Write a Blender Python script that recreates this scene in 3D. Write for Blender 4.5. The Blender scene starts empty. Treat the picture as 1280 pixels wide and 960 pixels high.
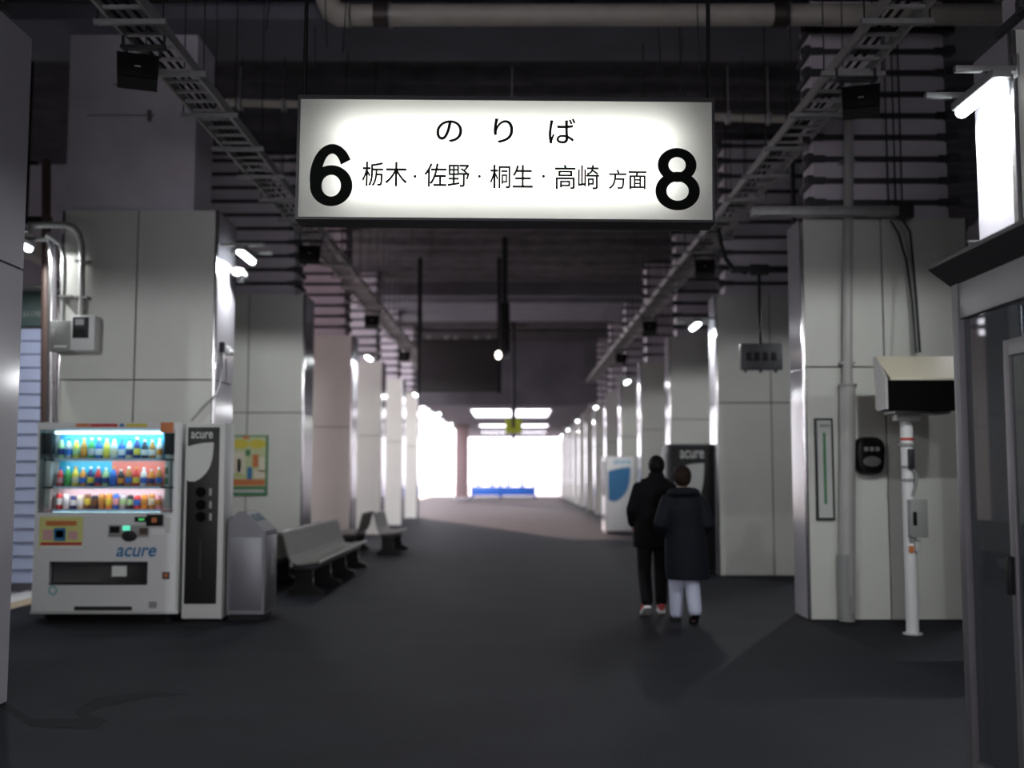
import bpy, bmesh, math, random
from mathutils import Vector, Matrix, noise
R = random.Random(7)
SC = bpy.context.scene
COL = SC.collection
PI = math.pi
# ------------------------------------------------------------------ camera
FPX = 1350.0
PITCH = math.atan(113 / FPX)
YAW = math.atan(2 / FPX)
EYE = 1.43
cd = bpy.data.cameras.new('camera')
cam = bpy.data.objects.new('camera', cd)
COL.objects.link(cam)
cam.location = (0, 0, EYE)
cam.rotation_euler = (PI / 2 + PITCH, 0, YAW)
cd.sensor_width = 36
cd.lens = FPX / 1280 * 36
cd.clip_end = 500
cd.dof.use_dof = True
cd.dof.focus_distance = 6.1
cd.dof.aperture_fstop = 1.15
SC.camera = cam
# ------------------------------------------------------------------ sky, sun, exposure
W = bpy.data.worlds.new('sky')
SC.world = W
W.use_nodes = True
bg = W.node_tree.nodes['Background']
bg.inputs[0].default_value = (.95, .91, 1.0, 1)
bg.inputs[1].default_value = 5.0
SC.view_settings.view_transform = 'Standard'
SC.view_settings.look = 'None'
SC.view_settings.gamma = 1
SC.view_settings.use_curve_mapping = False
SC.view_settings.exposure = 0.0
SC.cycles.use_denoising = True
SC.cycles.max_bounces = 8
SC.cycles.diffuse_bounces = 4
SC.cycles.sample_clamp_indirect = 4.0
LAMP_W = 105.0          # each wall lamp over the walkway
TRACK_W = 150.0         # each wall lamp on the track side
SIGN_W = 5.2          # tubes in the hanging sign
ld = bpy.data.lights.new('sun', 'SUN')
ld.energy = 5
ld.angle = 0.02
ld.color = (1, .72, .68)
sun = bpy.data.objects.new('sun', ld)
COL.objects.link(sun)
sun.rotation_euler = (math.radians(-77), 0, math.radians(20))   # low, from beyond the far end


# ------------------------------------------------------------------ helpers
def P(x, y, Y):
    a = (x - 640) / FPX
    b = (480 - y) / FPX
    d0, d1, d2 = a, math.cos(PITCH) - b * math.sin(PITCH), math.sin(PITCH) + b * math.cos(PITCH)
    dx = d0 * math.cos(YAW) - d1 * math.sin(YAW)
    dy = d0 * math.sin(YAW) + d1 * math.cos(YAW)
    t = Y / dy
    return Vector((dx * t, Y, EYE + d2 * t))


def mat(name, col, rough=.5, metal=0., spec=.5, emit=None, estr=0., var=0., scale=8., bump=0., bscale=60., coat=0.):
    m = bpy.data.materials.new(name)
    m.use_nodes = True
    nt = m.node_tree
    b = nt.nodes['Principled BSDF']
    c = (col[0], col[1], col[2], 1)
    b.inputs['Base Color'].default_value = c
    b.inputs['Roughness'].default_value = rough
    b.inputs['Metallic'].default_value = metal
    b.inputs['Specular IOR Level'].default_value = spec
    b.inputs['Coat Weight'].default_value = coat
    b.inputs['Coat Roughness'].default_value = .12
    if emit:
        b.inputs['Emission Color'].default_value = (*emit, 1)
        b.inputs['Emission Strength'].default_value = estr
    if var or bump:
        tc = nt.nodes.new('ShaderNodeTexCoord')
    if var:
        n = nt.nodes.new('ShaderNodeTexNoise')
        n.inputs['Scale'].default_value = scale
        n.inputs['Detail'].default_value = 5
        nt.links.new(tc.outputs['Object'], n.inputs['Vector'])
        r = nt.nodes.new('ShaderNodeValToRGB')
        r.color_ramp.elements[0].position = .3
        r.color_ramp.elements[1].position = .7
        r.color_ramp.elements[0].color = (*[k * (1 - var) for k in col], 1)
        r.color_ramp.elements[1].color = (*[min(1, k * (1 + var)) for k in col], 1)
        nt.links.new(n.outputs['Fac'], r.inputs['Fac'])
        nt.links.new(r.outputs['Color'], b.inputs['Base Color'])
    if bump:
        n2 = nt.nodes.new('ShaderNodeTexNoise')
        n2.inputs['Scale'].default_value = bscale
        nt.links.new(tc.outputs['Object'], n2.inputs['Vector'])
        bp = nt.nodes.new('ShaderNodeBump')
        bp.inputs['Strength'].default_value = bump
        bp.inputs['Distance'].default_value = .02
        nt.links.new(n2.outputs['Fac'], bp.inputs['Height'])
        nt.links.new(bp.outputs['Normal'], b.inputs['Normal'])
    return m


def glass_mat(name, tint=(.9, .95, .95), refl=.9, ior=1.5, haze=0.):
    m = bpy.data.materials.new(name)
    m.use_nodes = True
    nt = m.node_tree
    nt.nodes.clear()
    out = nt.nodes.new('ShaderNodeOutputMaterial')
    mx = nt.nodes.new('ShaderNodeMixShader')
    tr = nt.nodes.new('ShaderNodeBsdfTransparent')
    gl = nt.nodes.new('ShaderNodeBsdfGlossy')
    fr = nt.nodes.new('ShaderNodeFresnel')
    fr.inputs['IOR'].default_value = ior
    tr.inputs['Color'].default_value = (*tint, 1)
    gl.inputs['Roughness'].default_value = .02
    gl.inputs['Color'].default_value = (refl, refl, refl, 1)
    nt.links.new(fr.outputs[0], mx.inputs[0])
    nt.links.new(tr.outputs[0], mx.inputs[1])
    nt.links.new(gl.outputs[0], mx.inputs[2])
    nt.links.new(mx.outputs[0], out.inputs['Surface'])
    if haze:  # grey diffuse mix lightens the pane in place of its reflections
        m2 = nt.nodes.new('ShaderNodeMixShader')
        df = nt.nodes.new('ShaderNodeBsdfDiffuse')
        df.inputs[0].default_value = (.36, .39, .43, 1)
        m2.inputs[0].default_value = haze
        nt.links.new(mx.outputs[0], m2.inputs[1])
        nt.links.new(df.outputs[0], m2.inputs[2])
        nt.links.new(m2.outputs[0], out.inputs['Surface'])
    return m


class MB:
    def __init__(self):
        self.v = []
        self.f = []

    def add(self, vs, fs):
        o = len(self.v)
        self.v += [tuple(p) for p in vs]
        self.f += [tuple(i + o for i in q) for q in fs]
        return self

    def box(self, x0, x1, y0, y1, z0, z1, b=0.):
        if x0 > x1: x0, x1 = x1, x0
        if y0 > y1: y0, y1 = y1, y0
        if z0 > z1: z0, z1 = z1, z0
        bm = bmesh.new()
        bmesh.ops.create_cube(bm, size=1)
        for v in bm.verts:
            v.co = Vector((x0 + (v.co.x + .5) * (x1 - x0), y0 + (v.co.y + .5) * (y1 - y0), z0 + (v.co.z + .5) * (z1 - z0)))
        b = min(b, .45 * min(x1 - x0, y1 - y0, z1 - z0))
        if b > 0:
            bmesh.ops.bevel(bm, geom=bm.edges[:], offset=b, segments=2, affect='EDGES', profile=.5)
        bm.verts.ensure_lookup_table()
        bm.verts.index_update()
        self.add([v.co for v in bm.verts], [[v.index for v in f.verts] for f in bm.faces])
        bm.free()
        return self

    def tube(self, pts, r, n=10, caps=True):
        pts = [Vector(p) for p in pts]
        rs = r if isinstance(r, (list, tuple)) else [r] * len(pts)
        vs = []
        up = None
        for i, p in enumerate(pts):
            t = (pts[min(i + 1, len(pts) - 1)] - pts[max(i - 1, 0)]).normalized()
            if up is None:
                up = Vector((0, 0, 1)) if abs(t.z) < .9 else Vector((1, 0, 0))
            a = (up - t * up.dot(t)).normalized()
            up = a
            c = t.cross(a)
            for k in range(n):
                w = 2 * PI * k / n
                vs.append(p + (a * math.cos(w) + c * math.sin(w)) * rs[i])
        fs = []
        for i in range(len(pts) - 1):
            for k in range(n):
                fs.append((i * n + k, i * n + (k + 1) % n, (i + 1) * n + (k + 1) % n, (i + 1) * n + k))
        if caps:
            fs.append(tuple(range(n - 1, -1, -1)))
            fs.append(tuple(range((len(pts) - 1) * n, len(pts) * n)))
        return self.add(vs, fs)

    def rings(self, rings, n=20):
        """rings: (center, axis_a, axis_b) ellipses joined to a closed loft"""
        vs = []
        for c, a, b in rings:
            c, a, b = Vector(c), Vector(a), Vector(b)
            for k in range(n):
                w = 2 * PI * k / n
                vs.append(c + a * math.cos(w) + b * math.sin(w))
        fs = []
        for i in range(len(rings) - 1):
            for k in range(n):
                fs.append((i * n + k, i * n + (k + 1) % n, (i + 1) * n + (k + 1) % n, (i + 1) * n + k))
        fs.append(tuple(range(n - 1, -1, -1)))
        fs.append(tuple(range((len(rings) - 1) * n, len(rings) * n)))
        return self.add(vs, fs)

    def lathe(self, prof, cx=0, cy=0, n=14, z0=0):
        return self.rings([((cx, cy, z0 + z), (max(r, 1e-4), 0, 0), (0, max(r, 1e-4), 0)) for r, z in prof], n)

    def prism(self, poly, axis, a0, a1):
        """poly in the two other axes, extruded along axis"""
        n = len(poly)

        def pt(u, v, a):
            return (a, u, v) if axis == 'x' else (u, a, v) if axis == 'y' else (u, v, a)
        vs = [pt(u, v, a0) for u, v in poly] + [pt(u, v, a1) for u, v in poly]
        fs = [tuple(range(n)), tuple(range(2 * n - 1, n - 1, -1))]
        for i in range(n):
            fs.append((i, i + n, (i + 1) % n + n, (i + 1) % n))
        return self.add(vs, fs)

    def mesh(self, name, m, smooth=False):
        me = bpy.data.meshes.new(name)
        me.from_pydata(self.v, [], self.f)
        bm = bmesh.new()
        bm.from_mesh(me)
        bmesh.ops.recalc_face_normals(bm, faces=bm.faces[:])
        bm.to_mesh(me)
        bm.free()
        if smooth:
            for p in me.polygons:
                p.use_smooth = True
            me.set_sharp_from_angle(angle=math.radians(40))
        if m:
            me.materials.append(m)
        return me

    def build(self, name, m, parent=None, smooth=True):
        o = bpy.data.objects.new(name, self.mesh(name, m, smooth))
        COL.objects.link(o)
        if parent:
            o.parent = parent
        return o


def tag(o, label, cat, group=None, kind=None):
    o['label'] = label
    o['category'] = cat
    if group: o['group'] = group
    if kind: o['kind'] = kind
    return o


def thing(name, label, cat, loc=(0, 0, 0), rz=0, group=None):
    o = bpy.data.objects.new(name, None)
    COL.objects.link(o)
    o.empty_display_size = .1
    o.location = loc
    o.rotation_euler = (0, 0, rz)
    return tag(o, label, cat, group)


def kids(o):
    return [c for c in bpy.data.objects if c.parent == o]


def dup(o, loc=None, label=None, group=None, parent=None, rz=None):
    c = o.copy()
    COL.objects.link(c)
    if parent: c.parent = parent
    for ch in kids(o):
        dup(ch, parent=c)
    if loc is not None: c.location = loc
    if rz is not None: c.rotation_euler = (0, 0, rz)
    if label: c['label'] = label
    if group: c['group'] = group
    return c


def struct(name, mb, m, smooth=False, label=None):
    o = mb.build(name, m, None, smooth)
    o['kind'] = 'structure'
    if label: o['label'] = label
    return o


def text_mb(body, x0, x1, z0, z1, y, offset=0., depth=.002):
    """text standing in the XZ plane facing -Y, fitted to a box"""
    c = bpy.data.curves.new('t', 'FONT')
    c.body = body
    c.offset = offset
    o = bpy.data.objects.new('t', c)
    COL.objects.link(o)
    dg = bpy.context.evaluated_depsgraph_get()
    me = bpy.data.meshes.new_from_object(o.evaluated_get(dg))
    xs = [v.co.x for v in me.vertices]
    ys = [v.co.y for v in me.vertices]
    ax, bx, ay, by = min(xs), max(xs), min(ys), max(ys)
    mb = MB()
    vs = [(x0 + (v.co.x - ax) / (bx - ax) * (x1 - x0), y, z0 + (v.co.y - ay) / (by - ay) * (z1 - z0)) for v in me.vertices]
    mb.add(vs, [list(p.vertices) for p in me.polygons])
    bpy.data.objects.remove(o)
    bpy.data.meshes.remove(me)
    bpy.data.curves.remove(c)
    return mb


def disc(mb, cx, cz, y, rx, rz=None, n=24):
    rz = rz or rx
    return mb.add([(cx + rx * math.cos(2 * PI * k / n), y, cz + rz * math.sin(2 * PI * k / n)) for k in range(n)], [tuple(range(n))])


def area(name, parent, loc, rot, sx, sy, w, col=(1, 1, 1), spread=180):
    l = bpy.data.lights.new(name, 'AREA')
    l.shape = 'RECTANGLE'
    l.size, l.size_y = sx, sy
    l.energy = w
    l.color = col
    l.spread = math.radians(spread)
    o = bpy.data.objects.new(name, l)
    COL.objects.link(o)
    o.parent = parent
    o.location = loc
    o.rotation_euler = rot
    return o


def spot(parent, loc, w, col):
    """light of a tube under an opaque housing: everything below the lamp, nothing above it"""
    l = bpy.data.lights.new('lamp_light', 'SPOT')
    l.energy = w
    l.color = col
    l.spot_size = math.radians(178)
    l.spot_blend = .12
    l.shadow_soft_size = .04
    o = bpy.data.objects.new('lamp_light', l)
    COL.objects.link(o)
    o.parent = parent
    o.location = loc
    return o


ORD = ['first', 'second', 'third', 'fourth', 'fifth', 'sixth', 'seventh', 'eighth', 'ninth', 'tenth', 'eleventh', 'twelfth', 'thirteenth', 'fourteenth', 'fifteenth']

# ------------------------------------------------------------------ materials
M = {}
M['asphalt'] = mat('asphalt', (.0135, .0142, .019), .68, var=.22, scale=1.3, bump=.25, bscale=90, spec=.09)
M['patch'] = mat('dark_asphalt_patch', (.0095, .0095, .012), .75, spec=.1, var=.2, scale=3)
M['concrete'] = mat('concrete', (.34, .32, .34), .8, var=.08, scale=2)
M['ceiling'] = mat('ceiling_concrete', (.15, .14, .16), .9, var=.2, scale=.8)
M['net'] = mat('netting', (.052, .048, .053), .95, var=.35, scale=3)
M['beam'] = mat('beam_concrete', (.16, .16, .19), .85, var=.12, scale=1.5)
M['dark_wall'] = mat('dark_wall', (.10, .095, .11), .9, var=.2, scale=1)
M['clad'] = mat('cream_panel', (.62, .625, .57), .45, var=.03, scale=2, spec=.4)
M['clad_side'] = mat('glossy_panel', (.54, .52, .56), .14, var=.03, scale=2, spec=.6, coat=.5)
M['seam'] = mat('seam_dark', (.10, .09, .09), .7)
M['steel_trim'] = mat('steel_trim', (.62, .6, .6), .22, metal=.9)
M['shaft'] = mat('pillar_concrete', (.62, .575, .63), .8, var=.08, scale=2.5)
M['band'] = mat('band_steel', (.05, .048, .052), .6, metal=.3)
M['galv'] = mat('galvanised', (.34, .34, .33), .5, metal=.5, var=.12, scale=12)
M['rail'] = mat('tray_rail', (.42, .41, .40), .5, metal=.3, var=.1, scale=9)
M['black'] = mat('black_plastic', (.007, .007, .0075), .5, spec=.2)
M['charcoal'] = mat('charcoal', (.026, .026, .028), .5, spec=.25)
M['grey'] = mat('grey_paint', (.28, .28, .27), .5)
M['lgrey'] = mat('light_grey_paint', (.5, .5, .48), .45)
M['white'] = mat('white_paint', (.74, .74, .73), .4)
M['pipe'] = mat('cream_pipe', (.46, .43, .37), .5, var=.08, scale=5)
M['dpipe'] = mat('grey_pipe', (.42, .41, .39), .4, var=.06, scale=4)
M['copper'] = mat('coupling', (.07, .055, .05), .5, metal=.4)
M['wire'] = mat('wire', (.02, .02, .02), .7)
M['tube'] = mat('lamp_tube', (1, 1, 1), .4, emit=(.86, .94, 1), estr=14)
M['dial'] = mat('small_lamp', (1, 1, 1), .4, emit=(1, .9, .8), estr=8)
M['frost'] = None
M['ink'] = mat('sign_ink', (.003, .004, .003), .8, spec=.05)
M['vm'] = mat('vending_white', (.66, .66, .66), .35, spec=.5)
M['blue'] = mat('blue', (.03, .17, .36), .4)
M['teal'] = mat('teal', (.1, .4, .38), .5)
M['green'] = mat('green', (.05, .2, .08), .5)
M['lime'] = mat('lime', (.42, .48, .03), .5)
M['yellow'] = mat('yellow', (.6, .5, .04), .5)
M['orange'] = mat('orange', (.55, .17, .05), .5)
M['red'] = mat('red', (.5, .035, .03), .5)
M['pink'] = mat('pink', (.62, .35, .36), .5)
M['cyan'] = mat('cyan', (.06, .42, .62), .4)
M['salmon'] = mat('salmon', (.75, .18, .14), .4)
M['brown'] = mat('brown', (.07, .04, .032), .5)
M['cream'] = mat('cream', (.68, .62, .48), .5)
M['navy'] = mat('navy', (.02, .03, .09), .5)
M['purple'] = mat('purple', (.2, .1, .28), .5)
M['stainless'] = mat('stainless', (.17, .17, .185), .45, metal=.6, var=.06, scale=3)
M['aluminium'] = mat('aluminium', (.15, .14, .15), .5, metal=.3, var=.05, scale=3)
M['slat'] = mat('bench_slat', (.17, .165, .15), .5, var=.08, scale=6)
M['shutter'] = mat('shutter', (.46, .51, .70), .45, var=.04, scale=3)
M['board_grey'] = mat('board_grey', (.06, .056, .058), .6, spec=.2)
M['disp'] = mat('display_grey', (.075, .075, .08), .5, spec=.2)
M['dead_black'] = mat('dead_black', (.004, .004, .004), .8, spec=.03)
M['dgreen'] = mat('dark_green_board', (.045, .075, .07), .5)
M['glass'] = glass_mat('clear_glass')
M['tglass'] = glass_mat('room_glass', (.66, .72, .75), .95, 1.85, .13)
M['coping'] = mat('white_coping', (.62, .62, .62), .6, var=.06, scale=4)
M['tactile'] = mat('tan_paving', (.42, .33, .22), .7, var=.1, scale=6)
M['bright_ground'] = mat('ballast', (.55, .5, .48), .9, var=.1, scale=1)
M['skin'] = mat('skin', (.45, .27, .2), .55)
M['hair'] = mat('black_hair', (.006, .0055, .006), .6, spec=.1)
M['hair2'] = mat('brown_hair', (.022, .013, .011), .7, spec=.1, var=.3, scale=40)
M['coat'] = mat('black_coat', (.007, .0065, .0075), .8, spec=.08, bump=.2, bscale=25)
M['coat2'] = mat('navy_coat', (.009, .0105, .0155), .7, spec=.15, bump=.3, bscale=18)
M['trouser'] = mat('dark_trousers', (.008, .0075, .0085), .8, spec=.1)
M['trouser2'] = mat('pale_trousers', (.52, .55, .68), .8, bump=.2, bscale=20)
M['barrier'] = mat('barrier_blue', (.02, .12, .5), .4)
M['frosted'] = mat('pale_panel', (.6, .65, .75), .4)

# backlit acrylic: light from the tubes inside the box comes through it
fm = bpy.data.materials.new('backlit_acrylic')
fm.use_nodes = True
nt = fm.node_tree
nt.nodes.clear()
_o = nt.nodes.new('ShaderNodeOutputMaterial')
_t = nt.nodes.new('ShaderNodeBsdfTranslucent')
_d = nt.nodes.new('ShaderNodeBsdfDiffuse')
_x = nt.nodes.new('ShaderNodeMixShader')
_t.inputs[0].default_value = (.94, .95, .91, 1)
_d.inputs[0].default_value = (.7, .7, .66, 1)
_x.inputs[0].default_value = .3
nt.links.new(_t.outputs[0], _x.inputs[1])
nt.links.new(_d.outputs[0], _x.inputs[2])
nt.links.new(_x.outputs[0], _o.inputs['Surface'])
M['frost'] = fm

# ------------------------------------------------------------------ the setting
CZ = 6.45
struct('floor', MB().box(-5.35, 9, -12, 72, -.3, 0), M['asphalt'])
struct('trim_1', MB().box(-5.62, -5.35, -12, 72, -.3, 0.001), M['tactile'], label='tan tactile strip along the platform edge')
struct('trim_2', MB().box(-6.0, -5.62, -12, 72, -.3, 0.002), M['coping'], label='pale coping along the platform edge')
struct('ground', MB().box(-60, -6.0, -12, 190, -1.2, -1.0).box(-60, 60, 72, 190, -.5, -.35), M['bright_ground'])
struct('floor_siding', MB().box(-9.2, -6.0, -12, 15, -1.0, -.02), M['concrete'])
# dark patch on the asphalt near the camera, an irregular repaired crack
pts = [(0, 884), (40, 908), (118, 912), (135, 900), (110, 892), (128, 884), (190, 872), (240, 868), (190, 864), (120, 872), (92, 888), (100, 898), (40, 898), (2, 876)]


def FZ(x, y, z=0.):
    a = P(x, y, 1.0)
    return P(x, y, (z - EYE) / (a.z - EYE))


o = MB().add([FZ(a, b, .0015) for a, b in pts], [tuple(range(len(pts)))]).build('floor_patch', M['patch'])
o['kind'] = 'structure'
struct('ceiling', MB().box(-9.2, 9.2, -12, 22, CZ, CZ + .3).box(-5.3, 9.2, 22, 40, CZ, CZ + .3), M['ceiling'])
# sagging net under the slab, folds run across the platform
net = MB()
ny = 560
xs = [-9 + i * 1.0 for i in range(19)]
ys = [2.0 + (40 - 2.0) * j / ny for j in range(ny + 1)]
vs = []
for j, y in enumerate(ys):
    for i, x in enumerate(xs):
        s = .10 * abs(math.sin(y * 2.1 + .5 * noise.noise((x * .35, y * .2, 0)))) ** .6
        s += .05 * abs(math.sin(y * 5.3 + 1.2 * noise.noise((x * .5, y * .3, 4)))) + .04 * noise.noise((x * .7, y * 3, 2))
        vs.append((x, y, CZ - .22 + s))
nx = len(xs)
net.add(vs, [(j * nx + i, j * nx + i + 1, (j + 1) * nx + i + 1, (j + 1) * nx + i) for j in range(ny) for i in range(nx - 1) if not (ys[j] > 22 and xs[i] < -5.5)])
struct('ceiling_netting', net, M['net'], True, 'dark sagging safety netting under the viaduct')
bm_ = MB()
bm_.box(-9, 9, 10.95, 12.1, 6.18, CZ)
struct('beam_1', bm_, M['beam'], label='concrete cross beam over the first pillars')
struct('beam_2', MB().box(-5.3, 9, 29.2, 32.8, 6.1, CZ), M['beam'], label='concrete cross beam far down the platform')
struct('beam_3', MB().box(-5.3, 9, 27.4, 27.8, 6.0, CZ), M['dark_wall'], label='dark steel cross beam')
struct('wall_left', MB().box(-9.2, -9, -12, 22, -.3, CZ), M['dark_wall'])
struct('wall_right', MB().box(9, 9.2, -12, 80, -.3, CZ), M['dark_wall'])
struct('wall_back', MB().box(-9.2, -5.5, -12.2, -12, -.3, CZ).box(5.5, 9.2, -12.2, -12, -.3, CZ).box(-5.5, 5.5, -12.2, -12, 4.6, CZ), M['dark_wall'])  # unseen end wall, its opening sized to let sky light onto the pillars
struct('wall_partition', MB().box(-9.2, -5.25, 16.6, 16.8, -.3, CZ), M['shaft'])
# drop to the lower canopy roof at the far end, with open slots
gz = P(640, 506, 40).z
struct('beam_4', MB().box(-5.3, 9, 39.6, 40.2, gz - .05, CZ), M['dark_wall'], label='dark downstand where the viaduct meets the low canopy')
Zc = P(640, 512, 46).z
roof = MB()


def Yat(y):
    a = P(640, y, 1.0)
    return (Zc - EYE) / (a.z - EYE)


y1a, y1b = Yat(512), Yat(524)
y2a, y2b = Yat(531), Yat(536)
y3a, y3b = Yat(540), Yat(543)
yend = Yat(547)
for a, b in ((40, y1a), (y1b, y2a), (y2b, y3a), (y3b, yend)):
    roof.box(-3.6, 9, a, b, Zc, Zc + .12)
for a, b, xl, xr, gap in ((y1a, y1b, -1.9, 1.65, .12), (y2a, y2b, -2.0, 2.0, .25), (y3a, y3b, -2.2, 2.2, .05)):
    roof.box(-3.6, xl, a, b, Zc, Zc + .12).box(xr, 9, a, b, Zc, Zc + .12).box(-gap, gap, a, b, Zc, Zc + .12)
struct('roof_canopy', roof, M['dark_wall'], label='low canopy roof with open slots at the far end')
# canopy over the track side between the pillars
struct('beam_5', MB().box(-6.25, -6.05, 9, 18, 4.18, 4.42), M['pipe'], label='cream canopy beam past the first pillars')


# ------------------------------------------------------------------ pillars
def pillar(label, x0, x1, yf, depth, zc, inner, seams_v, seam_z, banded=True, top=6.3, group=None, shaft=None):
    """x0<x1; inner = -1 when the platform is on the x1 side (left row), +1 when on the x0 side"""
    t = thing('pillar', label, 'pillar', ((x0 + x1) / 2, yf, 0), 0, group)
    hx = (x1 - x0) / 2
    MB().box(-hx + .02, hx - .02, .02, depth - .02, 0, zc - .01).build('core', M['seam'], t, False)
    fp = MB()
    vx = [-hx] + list(seams_v) + [hx]
    zz = [0] + list(seam_z) + [zc]
    for a, b in zip(vx, vx[1:]):
        for c, d in zip(zz, zz[1:]):
            fp.box(a + (.007 if a > -hx else .0), b - (.007 if b < hx else .0), 0, .03, c + (.007 if c else .012), d - .007, .004)
    fp.build('front_panel', M['clad'], t, False)
    for s in (-1, 1):
        sp = MB()
        for c, d in zip(zz, zz[1:]):
            sp.box(s * hx - s * .03, s * hx + s * .004, .045, depth - .03, c + (.007 if c else .012), d - .007, .004)
        sp.build('side_panel', M['clad_side'], t, False)
        MB().box(s * hx - s * .022, s * hx + s * .008, -.008, .045, .01, zc - .01, .006).build('corner_trim', M['steel_trim'], t)
    sx, sy = (hx - .16), depth - .1
    sl_, sr_ = shaft or (-sx, sx)
    MB().box(sl_, sr_, .05, sy, zc, top).build('shaft', M['shaft'], t, False)
    if banded:
        n = 10
        for k in range(n):
            z = zc + .16 + k * (top - zc - .25) / (n - 1)
            if k == 0:
                r = MB()
                e, h = .035, .026
                r.box(-sx - e, sx + e, .05 - e, .05, z - h, z + h).box(-sx - e, sx + e, sy, sy + e, z - h, z + h)
                r.box(-sx - e, -sx, .05, sy, z - h, z + h).box(sx, sx + e, .05, sy, z - h, z + h)
                for qx in (-1, 1):
                    r.box(qx * sx - .02, qx * (sx + .09), .05 - .09, .05 + .05, z - .045, z + .045, .01)
                    r.box(qx * sx - .11, qx * sx + .11, .05 - .06, .05, z - .035, z + .035, .01)
                b0 = r.build('steel_band', M['band'], t, False)
                zb = z
            else:
                b = b0.copy()
                COL.objects.link(b)
                b.location.z = z - zb
    return t


XL, XR = -3.15, 2.9
LY = [11.3 + 4.83 * k for k in range(6)]
RY = [10.75 + 4.65 * k for k in range(13)]
A = pillar('pale clad pillar behind the drink vending machine, plain concrete above', P(68, 590, 11.3).x, XL, 11.3, .8, 4.24, -1, (-.02,), (2.42,), banded=False, top=6.25, shaft=(P(85, 150, 11.35).x - (P(68, 590, 11.3).x + XL) / 2, P(245, 150, 11.35).x - (P(68, 590, 11.3).x + XL) / 2))
MB().box(-.62, .1, .035, .05, 5.28, 5.287).box(-.35, .1, .035, .05, 5.62, 5.627).box(.03, .07, .03, .05, 5.22, 5.34).build('crack', M['seam'], A)
lw = 1.85
LL = ['pale clad pillar with the yellow and green poster', 'pale clad pillar just beyond the two far seats of the bench row',
      'fourth pale clad pillar in the row from the drink machine', 'fifth pale clad pillar in the row from the drink machine', 'sixth pale clad pillar, brightly daylit, last of the row with the drink machine']
lp = pillar(LL[0], XL - lw, XL, LY[1], .8, 4.15, -1, (.09,), (2.35,))
for k in range(2, 6):
    dup(lp, ((XL - lw / 2), LY[k], 0), LL[k - 1])
pillar('pale clad pillar edge beside the camera, opposite the glass waiting room', -5.0, -3.18, 6.2, .74, 4.3, -1, (0,), (2.75,))
pillar('pale clad pillar behind the camera on the vending machine row', -5.0, -3.18, 1.5, .74, 4.3, -1, (0,), (2.75,))
rp = pillar('pale clad pillar with drainpipe, thermometer board and black wall telephone', XR, XR + 1.68, RY[0], .55, 4.02, 1, (-.03, ), (2.5,))
dup(rp, (XR + .84, RY[0] - 4.65, 0), 'pale clad pillar behind the glass waiting room, lit by its own lamp')
dup(rp, (XR + .84, RY[0] - 13.95, 0), 'pale clad pillar behind the camera on the waiting room row')
rq = pillar('pale clad pillar beside the black vending machine and hanging grey display', XR, XR + 1.68, RY[1], .55, 4.02, 1, (-.06,), (2.45,))
for k in range(2, 13):
    lab = f'{ORD[k]} pale clad pillar in the row from the drainpipe pillar'
    dup(rq, (XR + .84, RY[k], 0), lab)
# dark pillar and pale hoarding at the far end
t = thing('pillar', 'brown square pillar standing alone at the far daylit end', 'pillar', (P(577, 622, 60).x, 60, 0))
MB().box(-.36, .36, 0, .7, 0, Zc - .02, .02).build('shaft', mat('brown_pillar', (.24, .17, .17), .8, var=.1), t)
MB().box(-.42, .42, -.06, .76, 0, .18, .02).build('plinth', M['concrete'], t)


# ------------------------------------------------------------------ wall lamps
def lamp(label, x, y, z, side, wall_x, group='lamps on the pillars', w=None):
    """side=-1 left row (pillar at smaller x), +1 right row"""
    t = thing('wall_lamp', label, 'lamp', (x, y, z), 0, group)
    MB().box(-.055, .055, -.30, .30, .005, .06, .012).build('housing', M['grey'], t)
    MB().rings([((0, yy, -.012), (.04 * s, 0, 0), (0, 0, .034 * s)) for yy, s in ((-.29, .6), (-.27, 1), (.27, 1), (.29, .6))], 16).build('tube', M['tube'], t)
    wx = wall_x - x
    for yy in (-.22, .22):
        MB().box(wx, -side * .24, yy - .02, yy + .02, .062, .098, .003).build('bracket', M['galv'], t)
        MB().box(wx - side * .003, wx + side * .012, yy - .04, yy + .04, .03, .16, .003).build('wall_plate', M['galv'], t)
    spot(t, (0, 0, -.055), w or LAMP_W, (.95, .98, 1.0))
    return t


lamp_spec = [(308, 320, 11.65, -1, 'lit lamp on the pillar behind the drink vending machine'),
             (461, 447, LY[2] + .35, -1, 'second lit lamp from the drink machine on its row of pillars'),
             (519, 493, LY[4] + .35, -1, 'third lit lamp from the drink machine on its row of pillars')]
for px, py, y, s, lab in lamp_spec:
    p = P(px, py, y)
    lamp(lab, p.x, y, p.z, s, XL)
for n, (px, py, y) in enumerate(((549, 517, 41.5), (564, 530, 51))):
    p = P(px, py, y)
    t = lamp(('small lit lamp over the far daylit gap, the nearer of two', 'small lit lamp over the far daylit gap, the farther of two')[n], p.x, y, p.z, -1, p.x - .5)
    MB().tube([(-.5, 0, .1), (-.5, 0, Zc - p.z if y > 40 else CZ - p.z)], .03).build('hanger', M['galv'], t)
rspec = [(1225, 120, RY[0] - 4.65 + .2), (869, 407, RY[1] + .25), (784, 477, RY[3] + .25), (745, 509, RY[5] + .25), (722, 526, RY[7] + .25), (710, 537, RY[9] + .25), (702, 544, RY[11] + .25)]
for n, (px, py, y) in enumerate(rspec):
    p = P(px, py, y)
    x = min(p.x, XR - .1)
    lab = ['big lit tube lamp on the pillar above the waiting room roof', 'lit lamp on the pillar beside the black vending machine'][n] if n < 2 else f'{ORD[n]} lit lamp in the row from the waiting room'
    lamp(lab, x, y, p.z, 1, XR, w=275 if n == 0 else None)
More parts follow.
